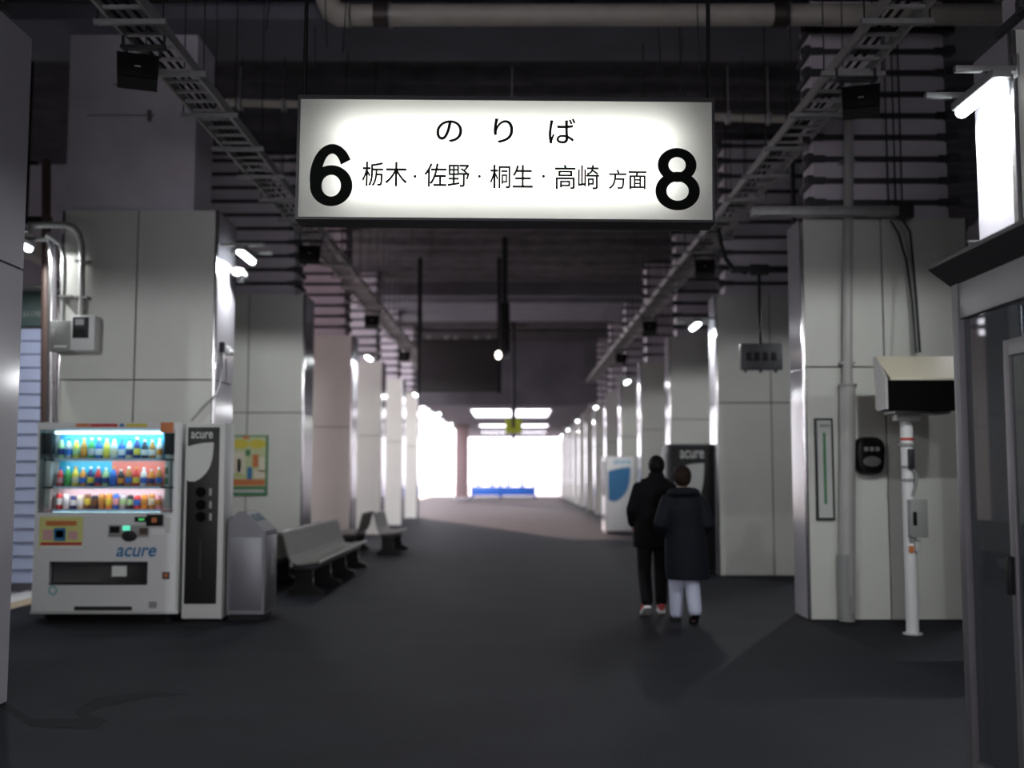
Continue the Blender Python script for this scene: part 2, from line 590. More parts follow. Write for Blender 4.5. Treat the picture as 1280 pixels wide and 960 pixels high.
lamp('lit lamp on the pillar behind the camera, vending machine row', -2.9, 1.85, 3.78, -1, -3.18, w=470)
lamp('lit lamp on the pillar behind the camera, waiting room row', 2.75, -3.0, 3.75, 1, XR, w=120)

# lamps on the track side of the pillars, unseen ones added to light the fronts
q = P(22, 303, 11.15)
lamp('lit lamp on the track side of the drink machine pillar, by the cream beam', q.x, 11.15, q.z, 1, -4.97, 'track side lamps', 105)
lamp('unseen added lamp on the back of the drink vending machine pillar', -4.2, LY[0] + 1.06, 3.8, -1, -4.45, 'track side lamps', 120).rotation_euler.z = PI / 2  # added out of sight to light the front of the poster pillar
for n, y in enumerate((6.7, LY[1] + .2, LY[2] + .2, LY[3] + .2)):
    lamp('unseen track side lamp on the pillar ' + ['beside the camera', 'with the poster', 'next beyond the poster pillar', 'two beyond the poster pillar'][n], -5.18, y, 3.8, 1, -5.0, 'track side lamps', TRACK_W * (1.5, 1.2, .6, .4)[n])
for n, y in enumerate((RY[0] - 4.4, RY[0] + .25, RY[1] + .25, RY[2] + .25, RY[3] + .25)):
    lamp('unseen track side lamp on the pillar ' + ['behind the waiting room', 'with the drainpipe', 'beside the black vending machine', 'next beyond the black vending machine', 'two beyond the black vending machine'][n], 4.78, y, 3.72, -1, 4.58, 'track side lamps', 90 if n == 0 else TRACK_W * 1.2)

# ------------------------------------------------------------------ hanging platform sign
SY = 5.95
c0 = P(632, 198.5, SY)
sx_ = (P(891, 198, SY).x - P(374, 198, SY).x)
sz_ = (P(632, 124.5, SY).z - P(632, 272.5, SY).z)
ku, kv = sx_ / 517, sz_ / 148
TILT = math.radians(.5)
sg = thing('platform_sign', 'illuminated white hanging sign numbered 6 and 8 with black Japanese lettering', 'sign', c0)
sg.rotation_euler = (0, TILT, 0)


def S(px, py):
    dx, dy = px - 632, 198.5 - py
    return (dx * ku, (dy + dx * math.tan(TILT)) * kv)


hw, hh = sx_ / 2, sz_ / 2
fr = MB()
e = .014
fr.box(-hw - e, hw + e, 0, .2, hh, hh + e + .006).box(-hw - e, hw + e, 0, .2, -hh - e, -hh)
fr.box(-hw - e, -hw, 0, .2, -hh, hh).box(hw, hw + e, 0, .2, -hh, hh)
fr.box(-hw - e, hw + e, .195, .202, -hh, hh)
fr.build('housing', M['charcoal'], sg, False)
pn = MB().add([(-hw, .012, -hh), (hw, .012, -hh), (hw, .012, hh), (-hw, .012, hh)], [(0, 1, 2, 3)])
pn.build('light_panel', M['frost'], sg, False)
for z, w in ((.13, 1), (-.12, 1.15)):
    MB().tube([(-hw + .12, .175, z), (hw - .12, .175, z)], .014).build('tube_holder', M['white'], sg)
    area('sign_tube_light', sg, (0, .15, z), (-PI / 2, 0, 0), sx_ - .45, .05, SIGN_W * w, (1, 1, .95))


def sign_text(body, a, b, c, d, off=0.):
    (x0, z1), (x1, z0) = S(a, b), S(c, d)
    # keep the line of writing level with the board
    zc, h = (z0 + z1) / 2, (d - b) * kv / 2
    mb = text_mb(body, x0, x1, zc - h, zc + h, .006, off)
    base_v, base_f = list(mb.v), list(mb.f)
    for k, (ox, oz) in enumerate(((.0014, 0), (-.0014, 0), (0, .0014), (0, -.0014))):   # heavier stroke
        mb.add([(p_[0] + ox, p_[1] - .0001 * (k + 1), p_[2] + oz) for p_ in base_v], base_f)
    mb.build('lettering', M['ink'], sg, False)




def arc(cx, cy, ax, ay, a0, a1, wx, wy, n=48, y=.006):
    """stroked ellipse arc in picture units of the board, stroke wx on its sides and wy on its top and bottom"""
    u0, v0_ = S(cx, cy)
    vs, fs = [], []
    for k in range(n + 1):
        w = a0 + (a1 - a0) * k / n
        c, s_ = math.cos(w), math.sin(w)
        for sg_ in (-1, 1):
            vs.append((u0 + (ax + sg_ * wx / 2) * c * ku, y, v0_ + (ay + sg_ * wy / 2) * s_ * kv))
    for k in range(n):
        fs.append((2 * k, 2 * k + 1, 2 * k + 3, 2 * k + 2))
    return MB().add(vs, fs)


six = arc(414.5, 231.5, 19.3, 19.5, 0, 2 * PI, 14.5, 12)
k6 = arc(415, 222, 20.3, 36.5, math.radians(33), math.radians(200), 14.5, 12, y=.0055)
six.add(k6.v, k6.f)
six.build('lettering', M['ink'], sg, False)
eight = arc(846.5, 206, 17.5, 15.5, 0, 2 * PI, 13.5, 11.5)
k8 = arc(847, 238.5, 20.8, 18, 0, 2 * PI, 14, 12, y=.0055)
eight.add(k8.v, k8.f)
eight.build('lettering', M['ink'], sg, False)
for bd, a, b, c, d in (('の', 545, 150, 577, 177), ('り', 617, 148, 641, 178), ('ば', 686, 148, 719, 179), ('栃木', 453, 202, 509, 232), ('佐野', 531, 204, 587, 233),
                       ('桐生', 613, 206, 666, 235), ('高崎', 694, 206, 749, 236), ('方面', 761, 212, 808, 236)):
    sign_text(bd, a, b, c, d)
for px in (519, 599.5, 679.5):
    u, v = S(px, 220)
    disc(MB(), u, v, .006, .0085).build('lettering', M['ink'], sg, False)
for s in (-1, 1):
    MB().tube([(s * (hw + .004), .13, hh), (s * (hw + .004), .13, CZ - c0.z - .02)], .012).build('hanger_rod', M['black'], sg)
    MB().box(s * hw - .03, s * hw + .035, .08, .18, hh + .015, hh + .04, .004).build('hanger_bracket', M['black'], sg)

# ------------------------------------------------------------------ cable trays
def tray(label, side):
    X, Z = side * 2.86, 4.86
    t = thing('cable_tray', label, 'cable tray', (X, 0, Z))
    y0, y1 = 3.0, 39.4
    for s in (-1, 1):
        MB().box(s * .16 - .012, s * .16 + .012, y0, y1, -.045, .045).build('side_rail', M['rail'], t, False)
    r0 = None
    rest = MB()
    n = 0
    y = y0 + .15
    while y < y1:
        if n < 70:
            if r0 is None:
                r0 = MB().box(-.15, .15, -.016, .016, -.03, -.006).build('rung', M['rail'], t, False)
                r0.location.y = y
            else:
                r = r0.copy()
                COL.objects.link(r)
                r.location.y = y
        else:
            rest.box(-.15, .15, y - .016, y + .016, -.03, -.006)
        n += 1
        y += .25
    o = rest.build('rung', M['rail'], t, False)
    o['kind'] = 'stuff'
    cb = MB()
    for q in range(3):
        pts = [(-.1 + q * .06 + .02 * math.sin(k * .9 + q), y0 + k * .9, .012 + .01 * math.sin(k * 2.1 + q)) for k in range(41)]
        cb.tube(pts, .014, 6)
    cb.build('cables', M['black'], t)
    h0 = s0 = None
    y = y0 + .6
    k = 0
    while y < y1:
        if h0 is None:
            s0 = MB().box(-.27, .27, -.02, .02, -.088, -.047, .003).build('support_channel', M['galv'], t, False)
            s0.location.y = y
            h0 = MB().tube([(.245, 0, -.09), (.245, 0, CZ - Z)], .006, 6).tube([(-.245, 0, -.09), (-.245, 0, CZ - Z)], .006, 6).build('hanger_rod', M['wire'], t)
            h0.location.y = y
        else:
            for q in (s0, h0):
                c = q.copy()
                COL.objects.link(c)
                c.location.y = y
        y += 1.05
    return t


tray('ladder cable tray hung above the drink vending machine row', -1)
tray('ladder cable tray hung above the waiting room row', 1)


def loudspeaker(label, x, y, z):
    t = thing('loudspeaker', label, 'loudspeaker', (x, y, z), 0, 'loudspeakers under the cable trays')
    MB().prism([(-.155, .11), (.155, .11), (.145, -.11), (-.145, -.11)], 'y', 0, .16).build('cabinet', M['black'], t, False)
    MB().box(-.13, .13, -.006, .002, -.09, .09, .002).build('grille', M['black'], t)
    MB().box(-.022, .022, -.011, -.005, -.013, -.005).build('badge', M['lgrey'], t)
    for ch in kids(t):
        ch.rotation_euler = (math.radians(-14), 0, -math.atan(x / y))
    b = MB().box(-.17, .17, .07, .15, .17, .20, .004)
    for s in (-1, 1):
        b.box(s * .13 - .008, s * .13 + .008, .1, .12, .105, .18)
    b.box(-.168, -.152, .1, .12, .2, .284).box(.152, .168, .1, .12, .2, .284)
    b.build('bracket', M['charcoal'], t)
    return t


Ls = [(173, 86), (386, 297), (465, 387), (506, 437)]
Rs = [(1074, 107), (882, 318), (812, 397), (776, 440)]
for n, (px, py) in enumerate(Ls):
    y = 2.86 * FPX / (642 - px) * (.97 if n == 0 else .99)
    p = P(px, py, y)
    loudspeaker(['black loudspeaker under the tray in front of the concrete shaft', 'black loudspeaker at the lower corner of the platform sign', 'small black loudspeaker, third under the drink machine tray', 'tiny black loudspeaker, fourth under the drink machine tray'][n], -2.86, y, 4.53)
for n, (px, py) in enumerate(Rs):
    y = 2.86 * FPX / (px - 642) * (.97 if n == 0 else .99)
    p = P(px, py, y)
    loudspeaker(['black loudspeaker under the tray before the banded shaft', 'black loudspeaker beside the cable to the grey display', 'small black loudspeaker, third under the waiting room tray', 'tiny black loudspeaker, fourth under the waiting room tray'][n], 2.86, y, 4.53)

# ------------------------------------------------------------------ overhead pipes
py_ = 10.3
a, b = P(440, 19, py_), P(1276, 27, py_)
t = thing('water_pipe', 'thick cream pipe running across under the ceiling', 'pipe', (0, py_, a.z))
MB().tube([(a.x, 0, 0), (b.x, 0, 0)], .105, 18).build('pipe', M['pipe'], t)
MB().tube([(a.x - .02, 0, 0), (a.x - .12, 0, .0), (a.x - .2, 0, .05), (a.x - .24, 0, .14), (a.x - .26, 0, .25)], .115, 18).build('elbow', M['pipe'], t)
for px in (477, 975):
    x = P(px, 20, py_).x
    MB().tube([(x - .075, 0, 0), (x + .075, 0, 0)], .125, 18).build('coupling', M['copper'], t)
    MB().tube([(x + .075, 0, 0), (x + .095, 0, 0)], .128, 18).build('coupling_ring', M['galv'], t)
for px in (480, 590, 715, 830, 970, 1090, 1200):
    x = P(px, 20, py_).x
    MB().tube([(x, 0, .1), (x, 0, CZ - a.z - .02)], .008, 6).build('hanger_rod', M['wire'], t)
py_ = 12.6
a, b = P(268, 128, py_), P(1000, 149, py_)
t = thing('conduit', 'thin cream conduit crossing behind the platform sign', 'pipe', (0, py_, 0))
MB().tube([(a.x - .1, 0, 5.2), (a.x - .06, 0, 5.6), (a.x, 0, a.z - .08), (a.x + .15, 0, a.z), (b.x - .15, 0, b.z), (b.x, 0, b.z - .06), (b.x + .05, 0, 5.3)], .05, 12).build('pipe', M['pipe'], t)
for px in (300, 355, 640, 910, 960):
    x = P(px, 135, py_).x
    zz = a.z + (b.z - a.z) * (x - a.x) / (b.x - a.x)
    MB().box(x - .03, x + .03, -.06, .06, zz - .075, zz + .06, .01).tube([(x, 0, zz), (x, 0, CZ - .14)], .008, 6).build('clamp', M['galv'], t)

# thin wires hanging down from the netting
for s, g in ((-1, 'thin dark wires over the vending machine side'), (1, 'thin dark wires over the waiting room side')):
    for k in range(16):
        y = R.uniform(8.6, 20)
        if 10.0 < y < 10.6: y += .7
        x = s * R.uniform(.55, .97) * 2.6
        z = R.uniform(4.9, 5.6)
        o = MB().tube([(0, 0, 0), (R.uniform(-.04, .04), 0, (CZ - .15 - z) * .5), (R.uniform(-.03, .03), 0, CZ - z)], .006, 5).build('hanging_wire', M['wire'])
        o.location = (x, y, z)
        tag(o, 'thin dark wire hanging from the netting ' + ('above the drink machine side' if s < 0 else 'above the waiting room side'), 'wire', g)

# ------------------------------------------------------------------ drink vending machine
VY = 10.65
v0 = P(131, 768, VY)
vm = thing('vending_machine', 'white drink vending machine with lit bottle display and blue lettering', 'vending machine', (v0.x, VY, 0))


def V(px, py, o=v0, Y=VY):
    p = P(px, py, Y)
    return (p.x - o.x, p.z)


xl, zt = V(42, 528)
xr, zb = V(222, 767)
xl = V(43, 650)[0]
wx0, wz1 = V(50, 537)
wx1, wz0 = V(216, 641)
D = .62
body = MB()
body.box(xl, xr, .16, D, zb, zt)
body.box(xl, wx0, 0, .16, wz0, wz1).box(wx1, xr, 0, .16, wz0, wz1).box(xl, xr, 0, .16, wz1, zt)
tx0, tz1 = V(62, 703)
tx1, tz0 = V(184, 730)
body.box(xl, xr, 0, .16, tz1, wz0).box(xl, tx0, 0, .16, tz0, tz1).box(tx1, xr, 0, .16, tz0, tz1).box(xl, xr, 0, .16, zb, tz0)
body.build('cabinet', M['vm'], vm, False)
MB().box(xl - .006, xr + .006, -.012, .012, zb - .004, zb + .03, .004).build('kick_trim', M['lgrey'], vm)
MB().box(xr - .022, xr + .004, -.014, 0, zb + .03, zt, .004).build('door_edge', M['lgrey'], vm)
for fx in (xl + .12, xr - .12):
    for fy in (.08, D - .08):
        MB().lathe([(.03, 0), (.03, .015), (.018, .015), (.018, zb + .002)], fx, fy).build('foot', M['charcoal'], vm)
MB().box(xl + .14, xr - .1, .06, .5, .004, zb).build('base', M['black'], vm)
MB().box(wx0, wx1, .003, .007, wz0, wz1).build('display_window', M['glass'], vm, False)
# bright display cell
dx0, dx1 = V(66, 600)[0], V(200, 600)[0]
rows = [(V(0, 573)[1], V(0, 540)[1]), (V(0, 608)[1], V(0, 576)[1]), (V(0, 637)[1], V(0, 612)[1])]
MB().box(wx0, wx1, .15, .16, wz0, wz1).build('back_panel', M['white'], vm, False)
xm = V(133, 590)[0]
MB().box(V(103, 550)[0], dx1, .140, .149, rows[0][1] - .1, rows[0][1] - .03).build('backdrop', M['cyan'], vm, False)
MB().box(dx0, dx1, .144, .149, rows[0][0], rows[0][1]).build('backdrop', mat('sky_blue_card', (.1, .5, .75), .5), vm, False)
MB().box(dx0, xm, .144, .149, rows[1][0], rows[1][1]).build('backdrop', M['cyan'], vm, False)
MB().box(xm, dx1, .144, .149, rows[1][0], rows[1][1]).build('backdrop', M['salmon'], vm, False)
MB().box(dx0, dx1, .144, .149, rows[2][0], rows[2][1]).build('backdrop', mat('pale_pink_card', (.75, .55, .6), .5), vm, False)
for k, (z0, z1) in enumerate(rows):
    MB().box(wx0 + .04, wx1 - .04, .02, .15, z0 - .02, z0 - .004, .003).build('shelf', M['charcoal'] if k < 2 else M['pink'], vm, False)
    MB().box(dx0, dx1, .012, .02, z0 - .022, z0 + .004).build('price_strip', mat('price_strip', (.6, .7, .85), .4), vm, False)
tm = mat('display_tube', (1, 1, 1), .4, emit=(.55, .88, 1), estr=5)
tl_ = MB().tube([(dx0, .03, wz1 - .03), (dx1, .03, wz1 - .03)], .014)
tl_.build('light_tube', tm, vm)
MB().tube([(dx0, .03, wz0 + .014), (dx1, .03, wz0 + .014)], .007).build('light_tube', tm, vm)
area('display_light', vm, (0, .04, wz1 - .05), (math.radians(20), 0, 0), 1.0, .03, 3.4, (.6, .88, 1))
for k in (0, 1):
    area('display_light', vm, (0, .03, rows[k][0] - .026), (math.radians(25), 0, 0), 1.0, .02, 2.0, (.72, .9, 1) if k == 0 else (.95, .85, .9))
for px in (58, 210):
    a, b = V(px - 6, 541)
    c, d = V(px + 5, 568)
    MB().box(a, c, .02, .12, d, b, .01).build('speaker_box', M['charcoal'], vm)
for px in (56, 205):
    a = V(px, 576)[0]
    MB().box(a, a + .05, .03, .12, wz0 + .04, V(0, 576)[1], .004).build('side_lining', M['lgrey'], vm)
for py in (588, 601):
    a, b = V(207, py)
    MB().box(a - .015, a + .015, .026, .034, b - .035, b + .03).build('sticker', M['green'], vm, False)


def vbox(name, m, a, b, c, d, y0=-.004, y1=0., bev=0., label=None):
    x0, z1 = V(a, b)
    x1, z0 = V(c, d)
    o = MB().box(x0, x1, y0, y1, z0, z1, bev).build(name, m, vm, bev > 0)
    return o


for a, c, mm in ((95, 112, 'orange'), (113, 147, 'red'), (150, 155, 'blue'), (158, 184, 'yellow')):
    vbox('top_sticker', M[mm], a, 529.5, c, 533.5)
vbox('price_card', M['orange'], 201, 528, 217, 541, -.006)
vbox('poster_card', mat('poster_yellow', (.62, .62, .22), .5), 50, 646, 103, 686)
vbox('poster_strip', M['white'], 50, 682, 103, 686, -.006, -.003)
vbox('poster_strip', M['red'], 51, 678, 102, 681.5, -.006, -.003)
for a, c, b, d, mm in ((58, 96, 651, 657, 'orange'), (54, 66, 662, 675, 'pink'), (68, 82, 660, 676, 'blue'), (86, 97, 664, 674, 'pink'), (70, 80, 663, 672, 'cyan')):
    vbox('poster_print', M[mm], a, b, c, d, -.008, -.004)
# coin and card panel
vbox('coin_panel', M['grey'], 136, 656, 186, 671, -.012, 0, .004)
vbox('coin_slot', M['black'], 138, 658, 150, 666, -.016, -.01)
vbox('bill_slot', M['brown'], 175, 660, 185, 668, -.016, -.01)
vbox('dispense_lamp', mat('green_lamp', (.1, .6, .4), .4, emit=(.15, .9, .6), estr=.8), 154, 657, 163, 663, -.018, -.012)
x, z = V(162, 670)
MB().rings([((x, yy, z), (r, 0, 0), (0, 0, r * .7)) for yy, r in ((0, .075), (-.014, .075), (-.02, .066))], 24).build('coin_bezel', M['charcoal'], vm)
vbox('card_reader', M['black'], 184, 643, 204, 657, -.03, 0, .006)
vbox('card_display', M['black'], 169, 646, 184, 652, -.018, 0, .003)
vbox('card_display_digits', mat('green_digits', (.05, .4, .1), .4, emit=(.1, .8, .2), estr=.5), 174, 648, 181, 650.5, -.021, -.018)
vbox('reader_mark', M['orange'], 191, 647, 197, 653, -.033, -.03)
vbox('lock_plate', M['lgrey'], 208, 647, 213, 666, -.006)
vbox('notice_sticker', M['white'], 190, 661, 205, 668, -.003)
(x0, z1), (x1, z0) = V(145, 684), V(194, 696)
lb = text_mb('acure', x0, x1, z0, z1, -.003, .02)
sh = [(a + (c - z0) * .22, b, c) for a, b, c in lb.v]
lb.v = sh
lb.build('lettering', M['blue'], vm, False)
MB().box(tx0, tx1, .05, .06, tz0, tz1).build('outlet_flap', mat('outlet_flap', (.02, .02, .022), .12, coat=1), vm, False)
MB().box(tx0, tx1, -.005, .05, tz0 - .008, tz0 + .004).box(tx0, tx1, -.005, .05, tz1 - .004, tz1 + .008).build('outlet_rim', M['charcoal'], vm, False)
vbox('outlet_glint', mat('outlet_glint_paint', (.75, .78, .74), .35), 138, 707, 156, 721, .044, .05)  # pale plate painted in for the bright reflection on the flap
vbox('warning_sticker', M['brown'], 203, 715, 212, 724, -.003)
vbox('warning_print', M['orange'], 205.5, 717, 209.5, 721, -.005)
vbox('toe_vent', M['charcoal'], 93, 758, 165, 763, -.004)
vbox('maker_plate', M['grey'], 186, 752, 196, 760, -.003)
x, z = V(66, 738)
ring = MB()
n = 24
ring.add([(x + r * math.cos(2 * PI * k / n), -.003, z + r * math.sin(2 * PI * k / n)) for r in (.044, .03) for k in range(n)], [(k, (k + 1) % n, n + (k + 1) % n, n + k) for k in range(n)])
ring.build('recycling_mark', M['teal'], vm, False)

# drinks on the three display shelves
cols = {'amber': (.45, .22, .05), 'green': (.08, .35, .1), 'blue': (.04, .15, .55), 'white': (.8, .8, .8), 'red': (.6, .04, .04), 'yellow': (.75, .6, .08), 'brown': (.16, .07, .04), 'black': (.03, .03, .04),
        'pale_green': (.4, .6, .3), 'orange': (.75, .3, .05), 'pink': (.75, .35, .4), 'navy': (.03, .05, .2), 'cream': (.75, .68, .5), 'silver': (.5, .5, .55)}
DM = {k: mat('drink_' + k, v, .3) for k, v in cols.items()}
top_c = ['pale_green', 'silver', 'yellow', 'amber', 'green', 'blue', 'yellow', 'white', 'blue', 'cream', 'navy', 'black', 'amber', 'white']
mid_c = ['red', 'green', 'yellow', 'orange', 'navy', 'red', 'pale_green', 'blue', 'black', 'amber', 'red', 'white', 'orange', 'amber']
bot_c = ['red', 'white', 'navy', 'cream', 'brown', 'black', 'amber', 'orange', 'blue', 'silver', 'black', 'red', 'orange', 'amber', 'pink']
protos = {}
for r_, (cs, (z0, z1), rn) in enumerate(zip((top_c, mid_c, bot_c), rows, ('top', 'middle', 'bottom'))):
    n = len(cs)
    h = (z1 - z0)
    for k, c in enumerate(cs):
        bottle = r_ < 2
        nm = 'drink_bottle' if bottle else 'drink_can'
        hh_ = h * (.80 if r_ == 0 else .78) if bottle else h * .80
        hh_ *= R.uniform(.88, 1.04)
        rr = (dx1 - dx0) / n * .44
        x = dx0 + (k + .5) * (dx1 - dx0) / n
        cw = c.replace('_', ' ')
        g = f'sample drinks on the {rn} display shelf'
        lab = f'{cw} sample {"bottle" if bottle else "can"}, {ORD[k]} along the {rn} display shelf'
        t = thing(nm, lab, 'bottle' if bottle else 'can', (v0.x + x, VY + .085, z0 - .003), 0, g)
        if bottle:
            MB().lathe([(rr * .9, 0), (rr, hh_ * .05), (rr, hh_ * .55), (rr * .85, hh_ * .68), (rr * .4, hh_ * .86), (rr * .38, hh_ * .92)], n=10).build('bottle_body', DM[c], t)
            MB().lathe([(rr * 1.02, hh_ * .18), (rr * 1.02, hh_ * .48)], n=10).build('label_band', DM[R.choice(list(cols))], t)
            MB().lathe([(rr * .46, hh_ * .9), (rr * .46, hh_), (rr * .3, hh_)], n=10).build('cap', DM[R.choice(['white', 'orange', 'blue', 'white'])], t)
        else:
            MB().lathe([(rr * .8, 0), (rr, hh_ * .06), (rr, hh_ * .9), (rr * .82, hh_ * .97)], n=10).build('can_body', DM[c], t)
            MB().lathe([(rr * .84, hh_ * .965), (rr * .84, hh_), (rr * .7, hh_)], n=10).build('lid', M['steel_trim'], t)
            MB().lathe([(rr * 1.02, hh_ * .3), (rr * 1.02, hh_ * .7)], n=10).build('label_band', DM[R.choice(list(cols))], t)


# ------------------------------------------------------------------ black side unit with white leaf
def leaf(x0, x1, z0, z1, y, flip=False):
    """leaf mark: flat left side, pointed upper right corner"""
    pts = []
    w, h = x1 - x0, z1 - z0
    for k in range(9):                     # top edge, slightly arched to the point
        t_ = k / 8
        pts.append((x0 + w * t_, z1 - h * (.12 * (1 - t_) ** 2)))
    for k in range(1, 11):                 # right edge curving down to the lower left
        t_ = k / 10
        pts.append((x0 + w * (1 - .06 * t_ - .62 * t_ ** 3.2), z1 - h * (1 - (1 - t_) ** 1.2) * 1.0))
    pts.append((x0 + w * .12, z0 + h * .01))
    pts.append((x0, z0 + h * .06))
    return MB().add([(a, y, b) for a, b in pts], [tuple(range(len(pts)))])


bu0 = P(253, 768, VY)
bu = thing('bottle_bin', 'narrow black recycling unit with white leaf mark beside the drink machine', 'recycling bin', (bu0.x, VY, 0))
ax, az = V(228, 768, bu0)
bx, bz = V(279, 529, bu0)
ax = V(229, 650, bu0)[0]
bx = V(279, 650, bu0)[0]
MB().box(ax, bx, .012, .36, .03, bz, .006).build('cabinet', M['lgrey'], bu)
ix0, ix1 = V(232, 650, bu0)[0], V(272, 650, bu0)[0]
iz0, iz1 = V(250, 755, bu0)[1], V(250, 534, bu0)[1]
MB().box(ix0, ix1, .004, .014, iz0, iz1, .003).build('front_door', mat('door_black', (.012, .0115, .0115), .45, spec=.25), bu)
lx0, lz1 = V(233, 553, bu0)
lx1, lz0 = V(266, 602, bu0)
leaf(lx0, lx1, lz0, lz1, .002).build('leaf_mark', M['lgrey'], bu, False)
(x0, z1), (x1, z0) = V(239, 540, bu0), V(266, 548, bu0)
text_mb('acure', x0, x1, z0, z1, .001, .01).build('lettering', M['lgrey'], bu, False)
for py in (615, 631, 646):
    x, z = V(251, py, bu0)
    MB().rings([((x, yy, z), (r, 0, 0), (0, 0, r)) for yy, r in ((.006, .05), (-.006, .05), (-.006, .042))], 20).build('hole_ring', M['dead_black'], bu)
    a, b = V(263, py, bu0)
    MB().box(a - .012, a + .012, .001, .004, b - .035, b + .035).build('hole_label', M['grey'], bu, False)
a, b = V(250, 700, bu0)
MB().box(a - .008, a + .008, -.002, .004, b - .18, b + .2).build('hinge_line', M['charcoal'], bu)
MB().box(ax + .02, bx - .02, .05, .32, 0, .03).build('base', M['black'], bu)

# ------------------------------------------------------------------ stainless litter bin
by = VY + .1
q0 = P(308, 768, by)
lb_ = thing('litter_bin', 'stainless litter bin with sloping top beside the black recycling unit', 'litter bin', (q0.x, by, 0))
x0, x1 = V(284, 700, q0, by)[0], V(331, 700, q0, by)[0]
zs, zp = V(331, 664, q0, by)[1], V(303, 640, q0, by)[1]
zl = V(284, 650, q0, by)[1]
xp = V(303, 640, q0, by)[0]
MB().prism([(x0, .06), (x1, .06), (x1, zs), (xp + .03, zp), (xp - .04, zp), (x0, zl)], 'y', 0, .52).build('body', M['stainless'], lb_, False)
MB().box(x0 + .03, x1 - .03, .03, .49, 0, .06).build('base', M['black'], lb_)
sl = (zs - zp) / (x1 - xp - .03)
for k, yy in enumerate((.05, .28)):
    op = MB()
    xa, xb = xp + .06, x1 - .1
    za, zb_ = zp + sl * (xa - xp - .03), zp + sl * (xb - xp - .03)
    op.add([(xa, yy, za + .004), (xb, yy, zb_ + .004), (xb, yy + .19, zb_ + .004), (xa, yy + .19, za + .004)], [(0, 1, 2, 3)])
    op.build('opening_flap', mat('bin_flap', (.3, .42, .5), .15, metal=.6), lb_, False)
MB().box(x1 - .002, x1 + .01, .03, .49, .1, zs - .05, .004).build('side_door', M['stainless'], lb_)
MB().box(x1 + .01, x1 + .018, .2, .32, .42, .62, .003).build('side_label', M['grey'], lb_)
MB().box(x0 + .03, x1 - .03, -.006, 0, .1, zs - .06, .003).build('front_panel', M['stainless'], lb_)


# ------------------------------------------------------------------ benches
def bench(label, loc, rz, L):
    """runs along local +Y, sitter faces +X, front leg line at local x=.0"""
    t = thing('bench', label, 'bench', loc, rz, 'slatted platform benches')
    prof = [(.16, .40), (.08, .385), (-.06, .365), (-.16, .375), (-.205, .45), (-.235, .56), (-.27, .70), (-.29, .73)]
    n = int(L / .09)
    seat, back = MB(), MB()
    for k in range(n):
        y = (k + .5) * L / n
        for i in range(len(prof) - 1):
            (xa, za), (xb, zb) = prof[i], prof[i + 1]
            d = Vector((xb - xa, 0, zb - za)).normalized()
            nn = Vector((-d.z, 0, d.x)) * .009
            w = L / n * .33
            vs = []
            for yy in (y - w, y + w):
                for (px, pz), s in (((xa, za), 1), ((xb, zb), 1), ((xb, zb), -1), ((xa, za), -1)):
                    vs.append((px + nn.x * s, yy, pz + nn.z * s))
            (seat if i < 3 else back).add(vs, [(0, 1, 2, 3), (7, 6, 5, 4), (0, 4, 5, 1), (1, 5, 6, 2), (2, 6, 7, 3), (3, 7, 4, 0)])
    seat.build('seat', M['slat'], t, False)
    back.build('backrest', M['slat'], t, False)
    MB().tube([(.165, 0, .395), (.165, L, .395)], .018, 8).build('front_rail', M['slat'], t)
    MB().tube([(-.295, 0, .732), (-.295, L, .732)], .018, 8).build('top_rail', M['slat'], t)
    MB().box(-.15, .1, .02, L - .02, .30, .35, .006).build('seat_beam', M['charcoal'], t)
    m = 4 if L > 3 else 3 if L > 2 else 2
    for k in range(m):
        y = .12 + (L - .24) * k / (m - 1)
        MB().prism([(-.22, .0), (.2, .0), (.2, .05), (.08, .1), (.06, .31), (-.14, .31), (-.14, .1), (-.22, .05)], 'y', y - .045, y + .045).build('leg', M['black'], t, False)
        MB().box(.06, .075, y - .02, y + .02, .14, .19, .003).build('leg_badge', M['lgrey'], t)
    return t


bench('long slatted bench facing the walkway beside the litter bin', (-2.46, 12.9, 0), 0, 4.0)
bench('long slatted bench turned to the track, back to back behind another', (-3.12, 15.95, 0), PI, 2.9)
bench('short slatted bench facing the walkway beyond the long bench', (-2.22, 19.4, 0), 0, 1.6)
bench('short slatted bench with its back to the walkway, beyond the long bench', (-2.98, 20.9, 0), PI, 1.5)

# ------------------------------------------------------------------ poster on the second pillar
p0 = P(311, 582, LY[1] - .03)
po = thing('poster', 'green and yellow poster on the pillar behind the litter bin', 'poster', (p0.x, LY[1] - .03, p0.z))


def Vp(px, py):
    p = P(px, py, LY[1] - .03)
    return (p.x - p0.x, p.z - p0.z)


def pbox(name, m, a, b, c, d, y0, y1):
    (x0, z1), (x1, z0) = Vp(a, b), Vp(c, d)
    MB().box(x0, x1, y0, y1, z0, z1).build(name, m, po, False)


pbox('board', M['green'], 289, 544, 333.5, 619.5, 0, .028)
pbox('sheet', mat('poster_sheet', (.5, .55, .3), .5), 290.5, 546, 331.5, 608, -.004, 0)
for px in (301, 322):
    mb = MB()
    (x, z) = Vp(px, 555)
    disc(mb, x, z, -.0055, .125, .07).build('print_patch', M['yellow'], po, False)
for a, b, c, d, m in ((291, 565, 306, 592, 'cream'), (294, 570, 301, 580, 'pale'), (293, 588, 302, 594, 'lime'), (309, 584, 315, 600, 'blue'), (316, 568, 323, 584, 'orange'), (324, 572, 331, 590, 'cream'),
                      (326, 576, 330, 584, 'red'), (318, 588, 331, 598, 'cream'), (291, 599, 331, 607, 'orange'), (297, 574, 301, 590, 'brown'), (307, 562, 313, 570, 'green'), (304, 545, 312, 549, 'orange')):
    pbox('print_patch', M.get(m, M['white']), a, b, c, d, -.006 - .0003 * len(m), -.004)
